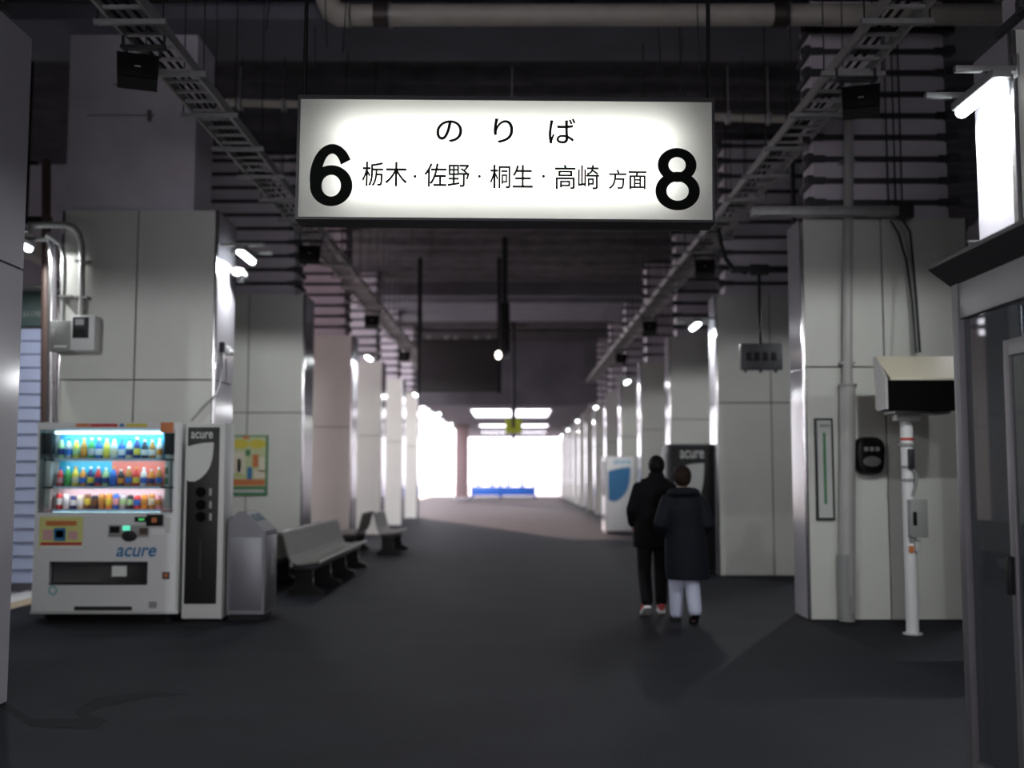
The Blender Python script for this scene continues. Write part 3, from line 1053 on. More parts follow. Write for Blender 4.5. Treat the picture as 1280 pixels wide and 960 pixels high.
pbox('caption_strip', M['lgrey'], 292, 612, 330, 615.5, -.006, 0)

# ------------------------------------------------------------------ boxes, conduits and camera on the first pillar
AY = 11.3
a0 = P(83, 421, AY)
t = thing('switch_box', 'plain grey switch box on the first pillar', 'switch box', (a0.x, AY, a0.z))


def Va(px, py, o, Y=AY):
    p = P(px, py, Y)
    return (p.x - o.x, p.z - o.z)


(x0, z1), (x1, z0) = Va(70, 403, a0), Va(95, 441, a0)
MB().box(x0, x1, -.14, 0, z0, z1, .006).build('cabinet', M['grey'], t)
MB().box(x0 + .015, x1 - .015, -.146, -.14, z0 + .015, z1 - .015, .003).build('door', M['grey'], t)
MB().box(x0 + .03, x0 + .055, -.156, -.146, -.02, .06, .003).build('handle', M['lgrey'], t)
MB().box(x0 + .05, x1 - .04, -.148, -.146, z0 + .04, z0 + .06).build('name_plate', M['white'], t)
a1 = P(110, 420, AY)
t = thing('electric_meter', 'white electric meter with black window on the first pillar', 'electric meter', (a1.x, AY, a1.z))
(x0, z1), (x1, z0) = Va(97, 397, a1), Va(125, 440, a1)
MB().box(x0, x1, -.16, 0, z0, z1, .008).build('case', M['white'], t)
(x0, z1), (x1, z0) = Va(99, 399, a1), Va(118, 425, a1)
MB().box(x0, x1, -.175, -.16, z0, z1, .006).build('window', M['charcoal'], t)
(x0, z1), (x1, z0) = Va(103, 402, a1), Va(113, 409, a1)
MB().box(x0, x1, -.18, -.175, z0, z1).build('dial', M['lgrey'], t)
MB().box(x0 - .02, x1 + .02, -.18, -.175, z0 - .12, z0 - .04).build('lower_window', M['black'], t)


def pipe_px(name, label, pts, r, m, Y, y_off=-.05, straps=()):
    o = P(*pts[-1], Y)
    t = thing(name, label, 'pipe', (o.x, Y + y_off, o.z))
    MB().tube([(P(a, b, Y).x - o.x, 0, P(a, b, Y).z - o.z) for a, b in pts], r, 10).build('pipe', m, t)
    for a, b in straps:
        q = P(a, b, Y)
        MB().box(q.x - o.x - .07, q.x - o.x + .07, -.03, -y_off, q.z - o.z - .012, q.z - o.z + .012).build('strap', M['galv'], t)
    return t


pipe_px('conduit', 'grey conduit curving down into the white electric meter', [(45, 283), (85, 283), (95, 286), (102, 294), (105.5, 308), (106, 330), (105, 398)], .035, M['dpipe'], AY, -.07, ((106, 328), (105, 373)))
pipe_px('conduit', 'thin conduit curving down into the grey switch box', [(62, 296), (70, 300), (80, 308), (84, 325), (84, 345), (82, 403)], .025, M['dpipe'], AY, -.07, ((86, 372),))
pipe_px('drainpipe', 'shiny steel drainpipe at the edge of the first pillar', [(64, 296), (66, 330), (65, 420), (63, 560), (61, 745)], .045, M['steel_trim'], AY + .2, 0)
pipe_px('drainpipe', 'dark brown drainpipe between the shutter and the first pillar', [(58, 200), (58, 330), (57, 420), (56, 560), (54, 738), (54, 751)], .05, M['brown'], AY + .7, 0)
# bracket in the dark above the conduits
t = thing('bracket', 'dark steel bracket in the gap above the conduits', 'bracket', P(33, 250, 12.4))
MB().box(-.02, .02, -.02, .02, -.25, CZ - P(33, 250, 12.4).z).box(-.1, .12, -.02, .02, .42, .46).box(-.2, .3, -.03, .03, -.28, -.2).build('arm', M['black'], t, False)
# dome camera on the side of the first pillar, cable
p = P(300, 343, 11.9)
t = thing('security_camera', 'white security camera below the lamp on the first pillar', 'camera', (p.x, 11.9, p.z))
MB().box(XL - p.x, .04, -.03, .03, .02, .06, .004).build('bracket', M['white'], t)
MB().rings([((0, -.16, 0), (.045, 0, 0), (0, 0, .04)), ((0, -.15, 0), (.055, 0, 0), (0, 0, .05)), ((0, .12, .01), (.055, 0, 0), (0, 0, .05)), ((0, .14, .01), (.03, 0, 0), (0, 0, .03))], 16).build('housing', M['white'], t)
MB().lathe([(.05, -.1), (.06, -.06), (.06, -.03), (.03, -.02)], 0, 0).build('lens_dome', M['black'], t)
p = P(292, 440, 11.75)
t = thing('sensor', 'small white sensor on the side of the first pillar', 'sensor', (XL + .005, 11.75, p.z))
MB().box(0, .05, -.04, .04, -.04, .06, .01).build('case', M['white'], t)
MB().rings([((.03, 0, 0), (0, .03, 0), (0, 0, .03)), ((.075, 0, -.01), (0, .03, 0), (0, 0, .03)), ((.09, 0, -.01), (0, .01, 0), (0, 0, .01))], 12).build('head', M['lgrey'], t)
t = thing('power_cable', 'thin grey cable looping down the side of the first pillar', 'cable', (XL + .02, 11.5, 0))
cp = [P(267, 437, 11.5), P(270, 460, 11.5), P(267, 485, 11.5), P(258, 508, 11.5), P(246, 528, 11.5)]
MB().tube([(0, 0, cp[0].z), (.01, 0, cp[1].z), (.01, -.1, cp[2].z), (.01, -.25, cp[2].z - .1), (-.1, -.29, cp[3].z - .02), (-.22, -.29, cp[4].z)], .012, 8).build('cable', M['grey'], t)
MB().box(-.015, .03, -.03, .03, cp[0].z - .03, cp[0].z + .08, .005).build('plug', M['charcoal'], t)

# ------------------------------------------------------------------ shutter stall past the first pillar
HY = 13.5
s0 = P(30, 735, HY)
t = thing('shutter_stall', 'closed stall with pale blue roller shutter between the pillars', 'stall', (-6.2, HY, 0))
sh = MB()
zz = 0.1
xa, xb = -1.6, P(56, 600, HY).x + 6.2
ztop = P(15, 410, HY).z
n = 19
for k in range(n):
    za, zb_ = .08 + (ztop - .08) * k / n, .08 + (ztop - .08) * (k + 1) / n
    sh.prism([(0.05, za), (0.0, za + .012), (.028, zb_ - .006), (.05, zb_)], 'x', xa, xb)
o = sh.build('roller_shutter', M['shutter'], t, False)
MB().box(xa, xb, .05, .1, 0, ztop).box(xa, xb, -.02, .12, 0, .08).build('shutter_frame', M['dark_wall'], t, False)
MB().box(xb, xb + .1, -.04, .2, 0, ztop + .6).build('jamb_post', M['brown'], t, False)
zq = P(30, 366, HY).z
MB().box(xa, xb + .02, -.05, .1, ztop + .02, zq, .006).build('sign_board', M['dgreen'], t)
x0, x1 = P(20, 393, HY).x + 6.2, P(53, 393, HY).x + 6.2
z0, z1 = P(30, 396.5, HY).z, P(30, 390, HY).z
MB().box(xa, xb + .1, -.35, .2, zq + .01, zq + .05).build('canopy', M['lgrey'], t, False)
text_mb('41.51170', x0, x1, z0, z1, -.0525).build('lettering', M['grey'], t, False)
# ------------------------------------------------------------------ right side: duct, drainpipe, thermometer, telephone
DY = RY[0] - .21
a, b = P(940, 264, DY), P(1139, 270, DY)
t = thing('cable_duct', 'grey horizontal cable duct across the top of the drainpipe pillar', 'cable duct', (a.x, DY, a.z))
MB().box(0, b.x - a.x, -.06, .06, -.05, .04, .006).build('trunking', M['galv'], t)
MB().box(b.x - a.x - .14, b.x - a.x, -.09, .09, -.08, .07, .006).build('end_box', M['charcoal'], t)
for k in range(3):
    q = [P(1112 + k * 6, 276, DY), P(1122 + k * 6, 292, DY), P(1132 + k * 2.5, 325, DY), P(1135 + k, 380, DY), P(1135 + k * .8, 444, DY)]
    MB().tube([(w.x - a.x, -.02 - .03 * k - (0 if i < 3 else .1 * (i - 2)), w.z - a.z) for i, w in enumerate(q)], .013, 8).build('cable', M['charcoal'] if k != 1 else M['grey'], t)
for px in (1103, 1112, 1120):
    q = P(px, 0, DY)
    MB().tube([(q.x - a.x, 0, 0), (q.x - a.x, 0, 6.25 - a.z)], .009, 6).build('riser_cable', M['wire'], t)
t = pipe_px('drainpipe', 'cream drainpipe running down the front of its pillar', [(1058, 135), (1057, 265), (1056, 400), (1056, 485)], .05, M['dpipe'], RY[0], -.088, ((1057, 205), (1056, 455)))
ob = P(1056, 485, RY[0])
q = P(1054, 777, RY[0])
MB().tube([(0, 0, .03), (q.x - ob.x + .01, 0, -ob.z + .01)], .078, 16).build('pipe_sleeve', M['dpipe'], t)
MB().tube([(0, 0, .03), (0, 0, .0)], .09, 16).build('collar', M['grey'], t)
MB().tube([(q.x - ob.x + .008, 0, P(1055, 692, RY[0]).z - ob.z), (q.x - ob.x + .01, 0, -ob.z + .02)], .0795, 16).build('dark_foot', M['grey'], t)
TY = RY[0]
o0 = P(1030, 586, TY)
t = thing('thermometer_board', 'tall narrow white board with green scale on the drainpipe pillar', 'gauge', (o0.x, TY, o0.z))
(x0, z1), (x1, z0) = Va(1017, 523, o0, TY), Va(1043, 650, o0, TY)
MB().box(x0, x1, -.035, 0, z0, z1, .004).build('frame', M['charcoal'], t)
MB().box(x0 + .022, x1 - .022, -.039, -.034, z0 + .022, z1 - .022).build('face', M['lgrey'], t)
(gx0, gz1), (gx1, gz0) = Va(1027, 541, o0, TY), Va(1032.5, 630, o0, TY)
MB().box(gx0, gx1, -.043, -.039, gz0, gz1).build('green_scale', M['green'], t)
MB().box(gx0 - .03, gx0 + .07, -.042, -.039, z1 - .09, z1 - .06).build('heading', M['grey'], t)
o0 = P(1084, 570, TY)
t = thing('wall_telephone', 'black rounded wall telephone with three light keys beside the drainpipe', 'telephone', (o0.x, TY, o0.z))
w, h = (P(1103, 570, TY).x - P(1066, 570, TY).x) / 2, (P(1084, 547, TY).z - P(1084, 594, TY).z) / 2


def super_ring(y, s, n=28):
    r = []
    for k in range(n):
        a_ = 2 * PI * k / n
        c, s_ = math.cos(a_), math.sin(a_)
        r.append((s * w * math.copysign(abs(c) ** .6, c) * (1 if s_ > 0 else .94), y, s * h * math.copysign(abs(s_) ** .7, s_)))
    return r


mb = MB()
n = 28
lv = [super_ring(y, s) for y, s in ((0, 1), (-.1, 1), (-.13, .93), (-.145, .75))]
mb.add([p_ for l in lv for p_ in l], [(i * n + k, i * n + (k + 1) % n, (i + 1) * n + (k + 1) % n, (i + 1) * n + k) for i in range(3) for k in range(n)] + [tuple(range(3 * n, 4 * n)), tuple(range(n))])
mb.build('case', M['black'], t)
for k in (-1, 0, 1):
    MB().box(k * .055 - .02, k * .055 + .02, -.152, -.143, .045, .085, .004).build('key', M['lgrey'], t)
MB().rings([((0, y, -.055), (.085 * s, 0, 0), (0, 0, .05 * s)) for y, s in ((-.14, 1), (-.152, 1), (-.158, .85))], 24).build('speaker_plate', M['grey'], t)

# monitor hood on a white pole
HY2 = 9.86
f0 = FZ(1141, 793)
HY2 = f0.y
t = thing('monitor_stand', 'white pole carrying a hooded black platform monitor and grey control box', 'monitor stand', (f0.x, HY2, 0))


def H(px, py, y=HY2):
    p = P(px, py, y)
    return (p.x - f0.x, p.z)


zt = H(1141, 518)[1]
MB().tube([(0, 0, 0), (0, 0, zt)], .056, 18).build('pole', M['white'], t)
MB().tube([(0, 0, 0), (0, 0, .015)], .085, 18).build('base_collar', M['lgrey'], t)
hx0, hx1 = H(1091, 450)[0], H(1225, 450)[0]
ztop, zmid, zlow = H(1100, 446)[1], H(1100, 476)[1], H(1100, 514)[1]
xa2 = H(1098, 476)[0]
# hood: sloping lid, side cheeks, dark recessed screen
MB().add([(hx0, -.05, ztop), (hx1, -.05, ztop), (hx1, -.32, zmid), (xa2, -.32, zmid), (hx0, -.05, ztop - .02), (hx1, -.05, ztop - .02), (hx1, -.32, zmid - .02), (xa2, -.32, zmid - .02)],
         [(0, 1, 2, 3), (7, 6, 5, 4), (0, 3, 7, 4), (1, 5, 6, 2), (3, 2, 6, 7), (0, 4, 5, 1)]).build('hood_lid', M['cream'], t, False)
for xx in (hx0 + .01, hx1 - .01):
    MB().add([(xx - .008, -.05, ztop), (xx - .008, -.32, zmid), (xx - .008, -.32, zlow), (xx - .008, -.06, zlow), (xx - .008, 0, ztop)] + [(xx + .008, -.05, ztop), (xx + .008, -.32, zmid), (xx + .008, -.32, zlow), (xx + .008, -.06, zlow), (xx + .008, 0, ztop)],
             [(0, 1, 2, 3, 4), (9, 8, 7, 6, 5), (0, 5, 6, 1), (1, 6, 7, 2), (2, 7, 8, 3), (3, 8, 9, 4), (4, 9, 5, 0)]).build('hood_cheek', M['lgrey'], t, False)
MB().box(hx0 + .02, hx1 - .02, -.315, -.06, zlow, zmid - .022).build('screen', M['dead_black'], t, False)
MB().box(hx0 + .02, hx1 - .02, -.05, .02, zlow + .02, ztop - .005).build('hood_back', M['cream'], t, False)
MB().box(H(1112, 518)[0], H(1180, 518)[0], -.15, .15, zlow - .03, zlow - .002, .004).build('mount_plate', M['galv'], t)
MB().box(-.11, .11, -.07, .07, zlow - .09, zlow - .03, .01).build('mount_collar', M['lgrey'], t)
(x0, z1), (x1, z0) = H(1131, 624), H(1154, 671)
MB().box(x0, x1, -.13, -.05, z0, z1, .006).build('control_box', M['grey'], t)
MB().box(x0 + .02, x0 + .055, -.14, -.13, (z0 + z1) / 2 - .06, (z0 + z1) / 2 + .06, .003).build('switch', M['black'], t)
for py, m, r in ((549, 'red', .06), (556, 'grey', .075), (584, 'grey', .066), (600, 'grey', .068)):
    z = H(1141, py)[1]
    MB().tube([(0, 0, z - .012), (0, 0, z + .012)], r, 18).build('clamp', M[m], t)
z = H(1141, 575)[1]
MB().box(-.02, .03, -.1, -.05, z - .08, z + .1, .006).build('junction_box', M['charcoal'], t)
z = H(1141, 600)[1]
MB().tube([(.02, -.07, z + .1), (.05, -.08, z + .05), (.04, -.08, z - .05), (.01, -.075, z - .13)], .012, 8).build('flex_cable', M['grey'], t)
z = H(1141, 686)[1]
MB().box(-.03, .01, -.065, -.05, z - .03, z + .03).build('tag_label', M['orange'], t)
MB().box(.02, .07, -.08, -.04, z - .02, z + .08, .005).build('cable_gland', M['lgrey'], t)

# hanging grey display box
GY = 13.4
g0 = P(952, 445, GY)
t = thing('hanging_display', 'small grey display box with dark windows hung from an arm', 'display', (g0.x, GY, g0.z))


def G(px, py):
    p = P(px, py, GY)
    return (p.x - g0.x, p.z - g0.z)


(x0, z1), (x1, z0) = G(926, 429), G(979, 462)
MB().box(x0, x1, 0, .12, z0, z1, .012).build('housing', M['disp'], t)
for k in range(4):
    a = G(936 + k * 10.5, 445)
    MB().box(a[0] - .035, a[0] + .035, -.006, .004, a[1] - .06, a[1] + .05, .004).build('window', M['black'], t)
for k in range(3):
    a = G(933 + k * 19, 463)
    MB().box(a[0] - .015, a[0] + .015, .03, .08, a[1] - .02, a[1] + .01).build('clip', M['charcoal'], t)
za = G(952, 337)[1]
MB().tube([(0, .06, z1 - .01), (0, .06, za)], .022, 10).build('drop_pole', M['black'], t)
(xa, _), (xb, _) = G(915, 337), G(995, 337)
MB().box(xa, xb, .02, .1, za - .03, za + .05, .006).build('arm', M['charcoal'], t)
MB().box(-.12, .12, 0, .12, za - .06, za + .07, .01).build('arm_box', M['charcoal'], t)
q = [G(935, 340), G(918, 335), G(908, 322), G(903, 305), G(899, 285)]
MB().tube([(a, .06, b) for a, b in q], .03, 10).build('flex_cable', M['black'], t)
q = G(995, 337)
MB().box(xb - .02, xb + .02, .02, .1, za, 6.4 - g0.z).build('hanger', M['charcoal'], t)

# ------------------------------------------------------------------ vending machines further along
def side_vm(label, px0, px1, pyt, Y, m, leafm, textm, lp, tp, L=1.1):
    a, b = P(px0, pyt, Y), P(px1, pyt, Y)
    t = thing('vending_machine', label, 'vending machine', (a.x, Y, 0))
    w, h = b.x - a.x, a.z
    MB().box(0.012, w, 0.01, L, .04, h, .01).build('cabinet', M['lgrey'] if m == 'white' else M['charcoal'], t)
    MB().box(.05, w - .05, 0, .012, .07, h - .03, .004).build('side_panel', M[m], t)
    MB().box(0.03, w - .03, .05, L - .05, 0, .04).build('base', M['black'], t)
    MB().box(0, .014, .06, L - .06, .9, h - .12, .004).build('display_window', M['charcoal'], t)
    MB().box(-.004, .014, .15, L - .15, .3, .45, .004).build('outlet', M['black'], t)
    q = [P(*c, Y) for c in lp]
    leaf(q[0].x - a.x, q[1].x - a.x, q[1].z, q[0].z, -.003).build('leaf_mark', leafm, t, False)
    q = [P(*c, Y) for c in tp]
    text_mb('acure', q[0].x - a.x, q[1].x - a.x, q[1].z, q[0].z, -.003, .012).build('lettering', textm, t, False)
    return t


side_vm('white vending machine with blue leaf mark on its side', 756, 795, 570, 26.4, 'white', M['blue'], M['cyan'], ((760, 584), (788.5, 627)), ((767, 575), (788, 580)))
side_vm('black vending machine with white leaf mark behind the two walkers', 834, 897, 555, 15.6, 'black', M['lgrey'], M['lgrey'], ((843, 579), (881, 640)), ((850, 563), (880, 573)), .7)

# ------------------------------------------------------------------ glass waiting room by the camera
kx = P(1200, 700, 5.15).x
KY = 5.15
KZ = P(1200, 359, KY).z
wr = thing('waiting_room', 'glass walled waiting room with dark flat roof beside the camera', 'waiting room', (kx, KY, 0))
Lk, Wk = 2.3, 2.4
ez = P(1160, 338, KY + .12)
# roof with bevelled eave
e0 = ez.x - kx
MB().prism([(e0, ez.z + .02), (e0, ez.z - .0), (e0 + .13, ez.z - .1), (Wk + .2, ez.z - .1), (Wk + .2, ez.z + .1), (e0 + .3, ez.z + .1)], 'y', -Lk - .2, .12).build('roof', M['charcoal'], wr, False)
rt = ez.z - .1
fr_ = MB()
fr_.box(0, .07, -.07, 0, 0, rt, .004).build('corner_post', M['aluminium'], wr)
MB().box(Wk - .07, Wk, -.07, 0, 0, rt, .004).build('corner_post', M['aluminium'], wr)
MB().box(.008, .062, -Lk, -.07, rt - .17, rt, .004).build('top_rail', M['aluminium'], wr)
MB().box(.008, .062, -Lk, -.07, 0, .12, .004).build('bottom_rail', M['aluminium'], wr)
MB().box(.07, Wk - .07, -.062, -.008, rt - .1, rt, .004).build('top_rail', M['aluminium'], wr)
MB().box(.07, Wk - .07, -.062, -.008, 0, .12, .004).build('bottom_rail', M['aluminium'], wr)
MB().box(Wk / 2 - .03, Wk / 2 + .03, -.06, -.01, .12, rt - .1, .004).build('mullion', M['aluminium'], wr)
MB().box(.03, .04, -.62, -.07, .12, rt - .17).build('glass_pane', M['tglass'], wr, False)
MB().box(.07, Wk - .07, -.04, -.03, .12, rt - .1).build('glass_pane', M['tglass'], wr, False)
MB().box(Wk - .04, Wk - .03, -Lk, -.07, .12, rt).build('glass_pane', M['tglass'], wr, False)
# sliding door
dy0 = -.55
dr = MB()
dr.box(-.012, .02, dy0 - .05, dy0, .03, 2.0, .004).box(-.012, .02, dy0 - 1.0, dy0 - .95, .03, 2.0, .004)
dr.box(-.012, .02, dy0 - .95, dy0 - .05, 1.93, 2.0, .004).box(-.012, .02, dy0 - .95, dy0 - .05, .03, .13, .004)
door = dr.build('door', M['aluminium'], wr)
MB().box(0, .008, dy0 - .95, dy0 - .05, .13, 1.93).build('door_glass', M['tglass'], door, False)
hz0, hz1 = P(1260, 746, 4.5).z, P(1260, 697, 4.5).z
MB().box(-.04, -.012, dy0 - .04, dy0 - .01, hz0, hz1, .005).build('handle', M['black'], door)
MB().box(.008, .062, -Lk, -Lk + .07, 0, rt, .004).build('end_post', M['aluminium'], wr)
# notice sheet inside the glass, and a bench leg-high back panel
MB().box(.45, 1.3, -.5, -.1, .40, .45, .01).build('inner_bench', M['blue'], wr)
MB().box(.5, .55, -.45, -.15, 0, .4).box(1.2, 1.25, -.45, -.15, 0, .4).build('inner_bench_leg', M['aluminium'], wr)

# ------------------------------------------------------------------ middle of the hall
BY = 24
b0 = P(573, 457, BY)
t = thing('hanging_signboard', 'dark back of a signboard hung over the walkway, unlit', 'sign', (b0.x, BY, b0.z))


def B(px, py):
    p = P(px, py, BY)
    return (p.x - b0.x, p.z - b0.z)


(x0, z1), (x1, z0) = B(526, 427), B(621, 490)
MB().box(x0, x1, 0, .18, z0, z1, .01).build('board', M['board_grey'], t)
MB().box(x0 - .02, x1 + .03, -.01, .19, z1, z1 + .05, .006).build('top_rail', M['charcoal'], t)
for px in (524, 624):
    a = B(px, 450)[0]
    MB().box(a - .045, a + .045, .04, .14, z0 - .02, 6.4 - b0.z).build('hanger_post', M['black'], t, False)
for px in (536, 558, 570, 596, 612):
    a = B(px, 420)
    MB().box(a[0] - .05, a[0] + .05, .02, .12, z1 + .05, z1 + .14, .01).build('clip', M['galv'], t)
a, b = B(520, 412), B(700, 418)
MB().box(a[0], b[0] + 1.2, .07, .11, a[1] - .04, a[1] + .02).build('cross_bar', M['charcoal'], t, False)
EY_ = 22
e0_ = P(631, 409, EY_)
t = thing('departure_board', 'departure board hung edge-on with a small lit lamp below', 'display', (e0_.x, EY_, e0_.z))
zt_, zb_ = P(631, 378, EY_).z - e0_.z, P(631, 440, EY_).z - e0_.z
MB().box(-.1, .1, 0, 1.3, zb_, zt_, .02).build('housing', M['black'], t)
MB().box(-.055, .055, .1, .22, zt_, 6.4 - e0_.z).build('hanger_post', M['black'], t, False)
MB().box(-.045, .045, 1.0, 1.1, zt_, 6.4 - e0_.z).build('hanger_post', M['black'], t, False)
q = P(623, 444, EY_)
MB().rings([((q.x - e0_.x, y, q.z - e0_.z), (r, 0, 0), (0, 0, r * 1.3)) for y, r in ((0, .06), (-.05, .06), (-.08, .03))], 14).build('small_lamp', M['dial'], t)
MB().box(q.x - e0_.x - .02, .02, 0, .05, zb_ - .06, zb_ + .02).build('lamp_arm', M['black'], t)
YY = 34
y0_ = P(642, 532, YY)
t = thing('stop_marker', 'yellow green twin marker plate on a long hanging pole', 'sign', (y0_.x, YY, y0_.z))
for s in (-1, 1):
    MB().box(s * .05, s * .26, 0, .05, -.24, .22, .03).build('plate', M['lime'], t)
MB().box(-.1, .1, .0, .05, -.24, -.08, .01).build('plate_bridge', M['lime'], t)
MB().tube([(0, .06, -.5), (0, .06, 6.36 - y0_.z)], .05, 10).build('pole', M['black'], t)
MB().tube([(-.45, .06, 6.15 - y0_.z), (.45, .06, 6.15 - y0_.z)], .03, 8).build('pole_bar', M['black'], t)

# ------------------------------------------------------------------ far end
FY = 66
f_ = P(629, 622, FY)
t = thing('safety_barrier', 'blue safety barrier across the far end of the platform', 'barrier', (f_.x, FY, 0))
hw_ = 1.9
MB().box(-hw_, hw_, -.05, .05, .14, .68, .01).build('rail', M['barrier'], t)
for k, x in enumerate((-hw_, -.15, hw_)):
    MB().box(x - .07, x + .07, -.08, .08, 0, 1.35 if k else 1.1, .01).build('post', M['barrier'], t)
    MB().box(x - .18, x + .18, -.25, .25, 0, .05, .01).build('foot', M['charcoal'], t)
for k in range(2):
    a = -hw_ + .1 + k * 1.8
    for u in (.15, 1.0):
        MB().box(a + u, a + u + .3, -.02, .02, .68, 1.25).build('panel', M['frosted'], t, False)
p = P(624, 561, 80)
t = thing('gantry', 'pale steel frame standing beyond the blue barrier', 'gantry', (p.x, 80, -.35))
MB().box(-.06, .06, -.06, .06, 0, p.z + .35).box(0, 1.2, -.05, .05, p.z + .2, p.z + .33).build('frame', M['frosted'], t, False)
t = thing('station_building', 'pale building block beyond the end of the platform', 'building', (6.6, 90, -.35))
MB().box(-2.5, 6, 0, 8, 0, 4.2).build('wall', mat('pale_building', (.7, .66, .68), .8), t, False)
MB().box(-2.7, 6.2, -.2, 8.2, 4.2, 4.5).build('roof', M['lgrey'], t, False)
for k in range(4):
    MB().box(-2.0 + k * 1.9, -.9 + k * 1.9, -.03, .02, 1.2, 2.6).build('window', M['frosted'], t, False)


# ------------------------------------------------------------------ people
def remeshed(mb, name, m, parent, vox=.011, sm=3):
    me = mb.mesh(name, m)
    o = bpy.data.objects.new(name, me)
    COL.objects.link(o)
    r = o.modifiers.new('r', 'REMESH')
    r.mode = 'VOXEL'
    r.voxel_size = vox
    s = o.modifiers.new('s', 'SMOOTH')
    s.iterations = sm
    s.factor = .5
    dg = bpy.context.evaluated_depsgraph_get()
    dg.update()
    me2 = bpy.data.meshes.new_from_object(o.evaluated_get(dg))
    me2.name = name
    o.modifiers.clear()
    o.data = me2
    if not me2.materials:
        me2.materials.append(m)
    for p_ in me2.polygons:
        p_.use_smooth = True
    if parent: o.parent = parent
    return o


def limb(mb, pts, rad, n=16):
    """tapering limb with rounded ends; radii may be (a,b) ellipses"""
    pts = [Vector(p_) for p_ in pts]
    dense, rr = [], []
    for i in range(len(pts) - 1):
        for k in range(4):
            f = k / 4
            dense.append(pts[i].lerp(pts[i + 1], f))
            rr.append(rad[i] * (1 - f) + rad[i + 1] * f)
    dense.append(pts[-1])
    rr.append(rad[-1])
    d0 = (dense[0] - dense[1]).normalized()
    d1 = (dense[-1] - dense[-2]).normalized()
    dense = [dense[0] + d0 * rr[0] * .8, dense[0] + d0 * rr[0] * .5] + dense + [dense[-1] + d1 * rr[-1] * .5, dense[-1] + d1 * rr[-1] * .8]
    rr = [rr[0] * .4, rr[0] * .85] + rr + [rr[-1] * .85, rr[-1] * .4]
    return mb.tube(dense, rr, n)


def ell(mb, c, a, b, h, n=18, m=9):
    c = Vector(c)
    rs = []
    for k in range(1, m):
        w = PI * k / m
        s = math.sin(w)
        rs.append((c + Vector((0, 0, -math.cos(w) * h)), (a * s, 0, 0), (0, b * s, 0)))
    return mb.rings(rs, n)


def hand(mb, wrist, d, side):
    """relaxed curled hand: palm, four unequal bent fingers and a thumb from the palm's side; d points from wrist to fingers"""
    w = Vector(wrist)
    d = Vector(d).normalized()
    fwd = Vector((0, 1, 0))
    fwd = (fwd - d * fwd.dot(d)).normalized()
    inn = Vector((-side, 0, 0))
    inn = (inn - d * inn.dot(d) - fwd * inn.dot(fwd)).normalized()
    mb.rings([(w, fwd * .02, inn * .016), (w + d * .03, fwd * .032, inn * .015), (w + d * .075, fwd * .038, inn * .013), (w + d * .085, fwd * .034, inn * .01)], 14)
    for k, ln in enumerate((.066, .074, .068, .052)):
        b = w + d * .078 + fwd * (.028 - .0185 * k)
        limb(mb, [b, b + d * ln * .5 + inn * .006, b + d * ln * .82 + inn * .024, b + d * ln * .85 + inn * .042], [.0088, .0082, .0075, .007], 10)
    b = w + d * .025 + fwd * .028
    limb(mb, [b, b + d * .025 + fwd * .02 + inn * .008, b + d * .055 + fwd * .022 + inn * .02], [.011, .0098, .008], 10)


def shoe(parent, ank, toe, upper, sole, L=.25):
    """ank = floor point under heel, toe direction a vector (may be pitched)"""
    a = Vector(ank)
    d = Vector(toe).normalized()
    sidev = Vector((d.y, -d.x, 0)).normalized()
    up = sidev.cross(d)
    if up.z < 0: up = -up
    mb = MB()
    prof = [(-.01, .030, .035), (.03, .038, .05), (.09, .036, .048), (.15, .042, .034), (.2, .043, .026), (.235, .03, .018)]
    mb.rings([(a + d * (u * L / .25) + up * (.022 + h), sidev * w_, up * h) for u, w_, h in prof], 16)
    s = mb.build('shoe', upper, parent)
    sb = MB()
    pl = [(-.02, .028), (.0, .036), (.05, .039), (.12, .04), (.18, .047), (.225, .04), (.25, .02)]
    ring = [a + d * (u * L / .25) + sidev * w_ for u, w_ in pl] + [a + d * (u * L / .25) - sidev * w_ for u, w_ in reversed(pl)]
    n = len(ring)
    sb.add(ring + [p_ + up * .026 for p_ in ring], [tuple(range(n)), tuple(range(2 * n - 1, n - 1, -1))] + [(i, i + n, (i + 1) % n + n, (i + 1) % n) for i in range(n)])
    so = sb.build('sole', sole, parent)
    so.parent = s
    return s


def head(mb, c, s=1., tilt=0.):
    c = Vector(c)
    ell(mb, c + Vector((0, -.012, .02)) * s, .074 * s, .094 * s, .095 * s, 22, 12)
    ell(mb, c + Vector((0, .022, -.045)) * s, .056 * s, .064 * s, .066 * s, 18, 9)
    limb(mb, [c + Vector((0, .085, .012)) * s, c + Vector((0, .107, -.022)) * s], [.009 * s, .015 * s], 10)      # nose
    limb(mb, [c + Vector((-.02, .083, -.06)) * s, c + Vector((.02, .083, -.06)) * s], [.008 * s, .008 * s], 8)    # mouth
    for q in (-1, 1):
        ell(mb, c + Vector((q * .078, -.01, -.005)) * s, .009 * s, .018 * s, .03 * s, 12, 7)


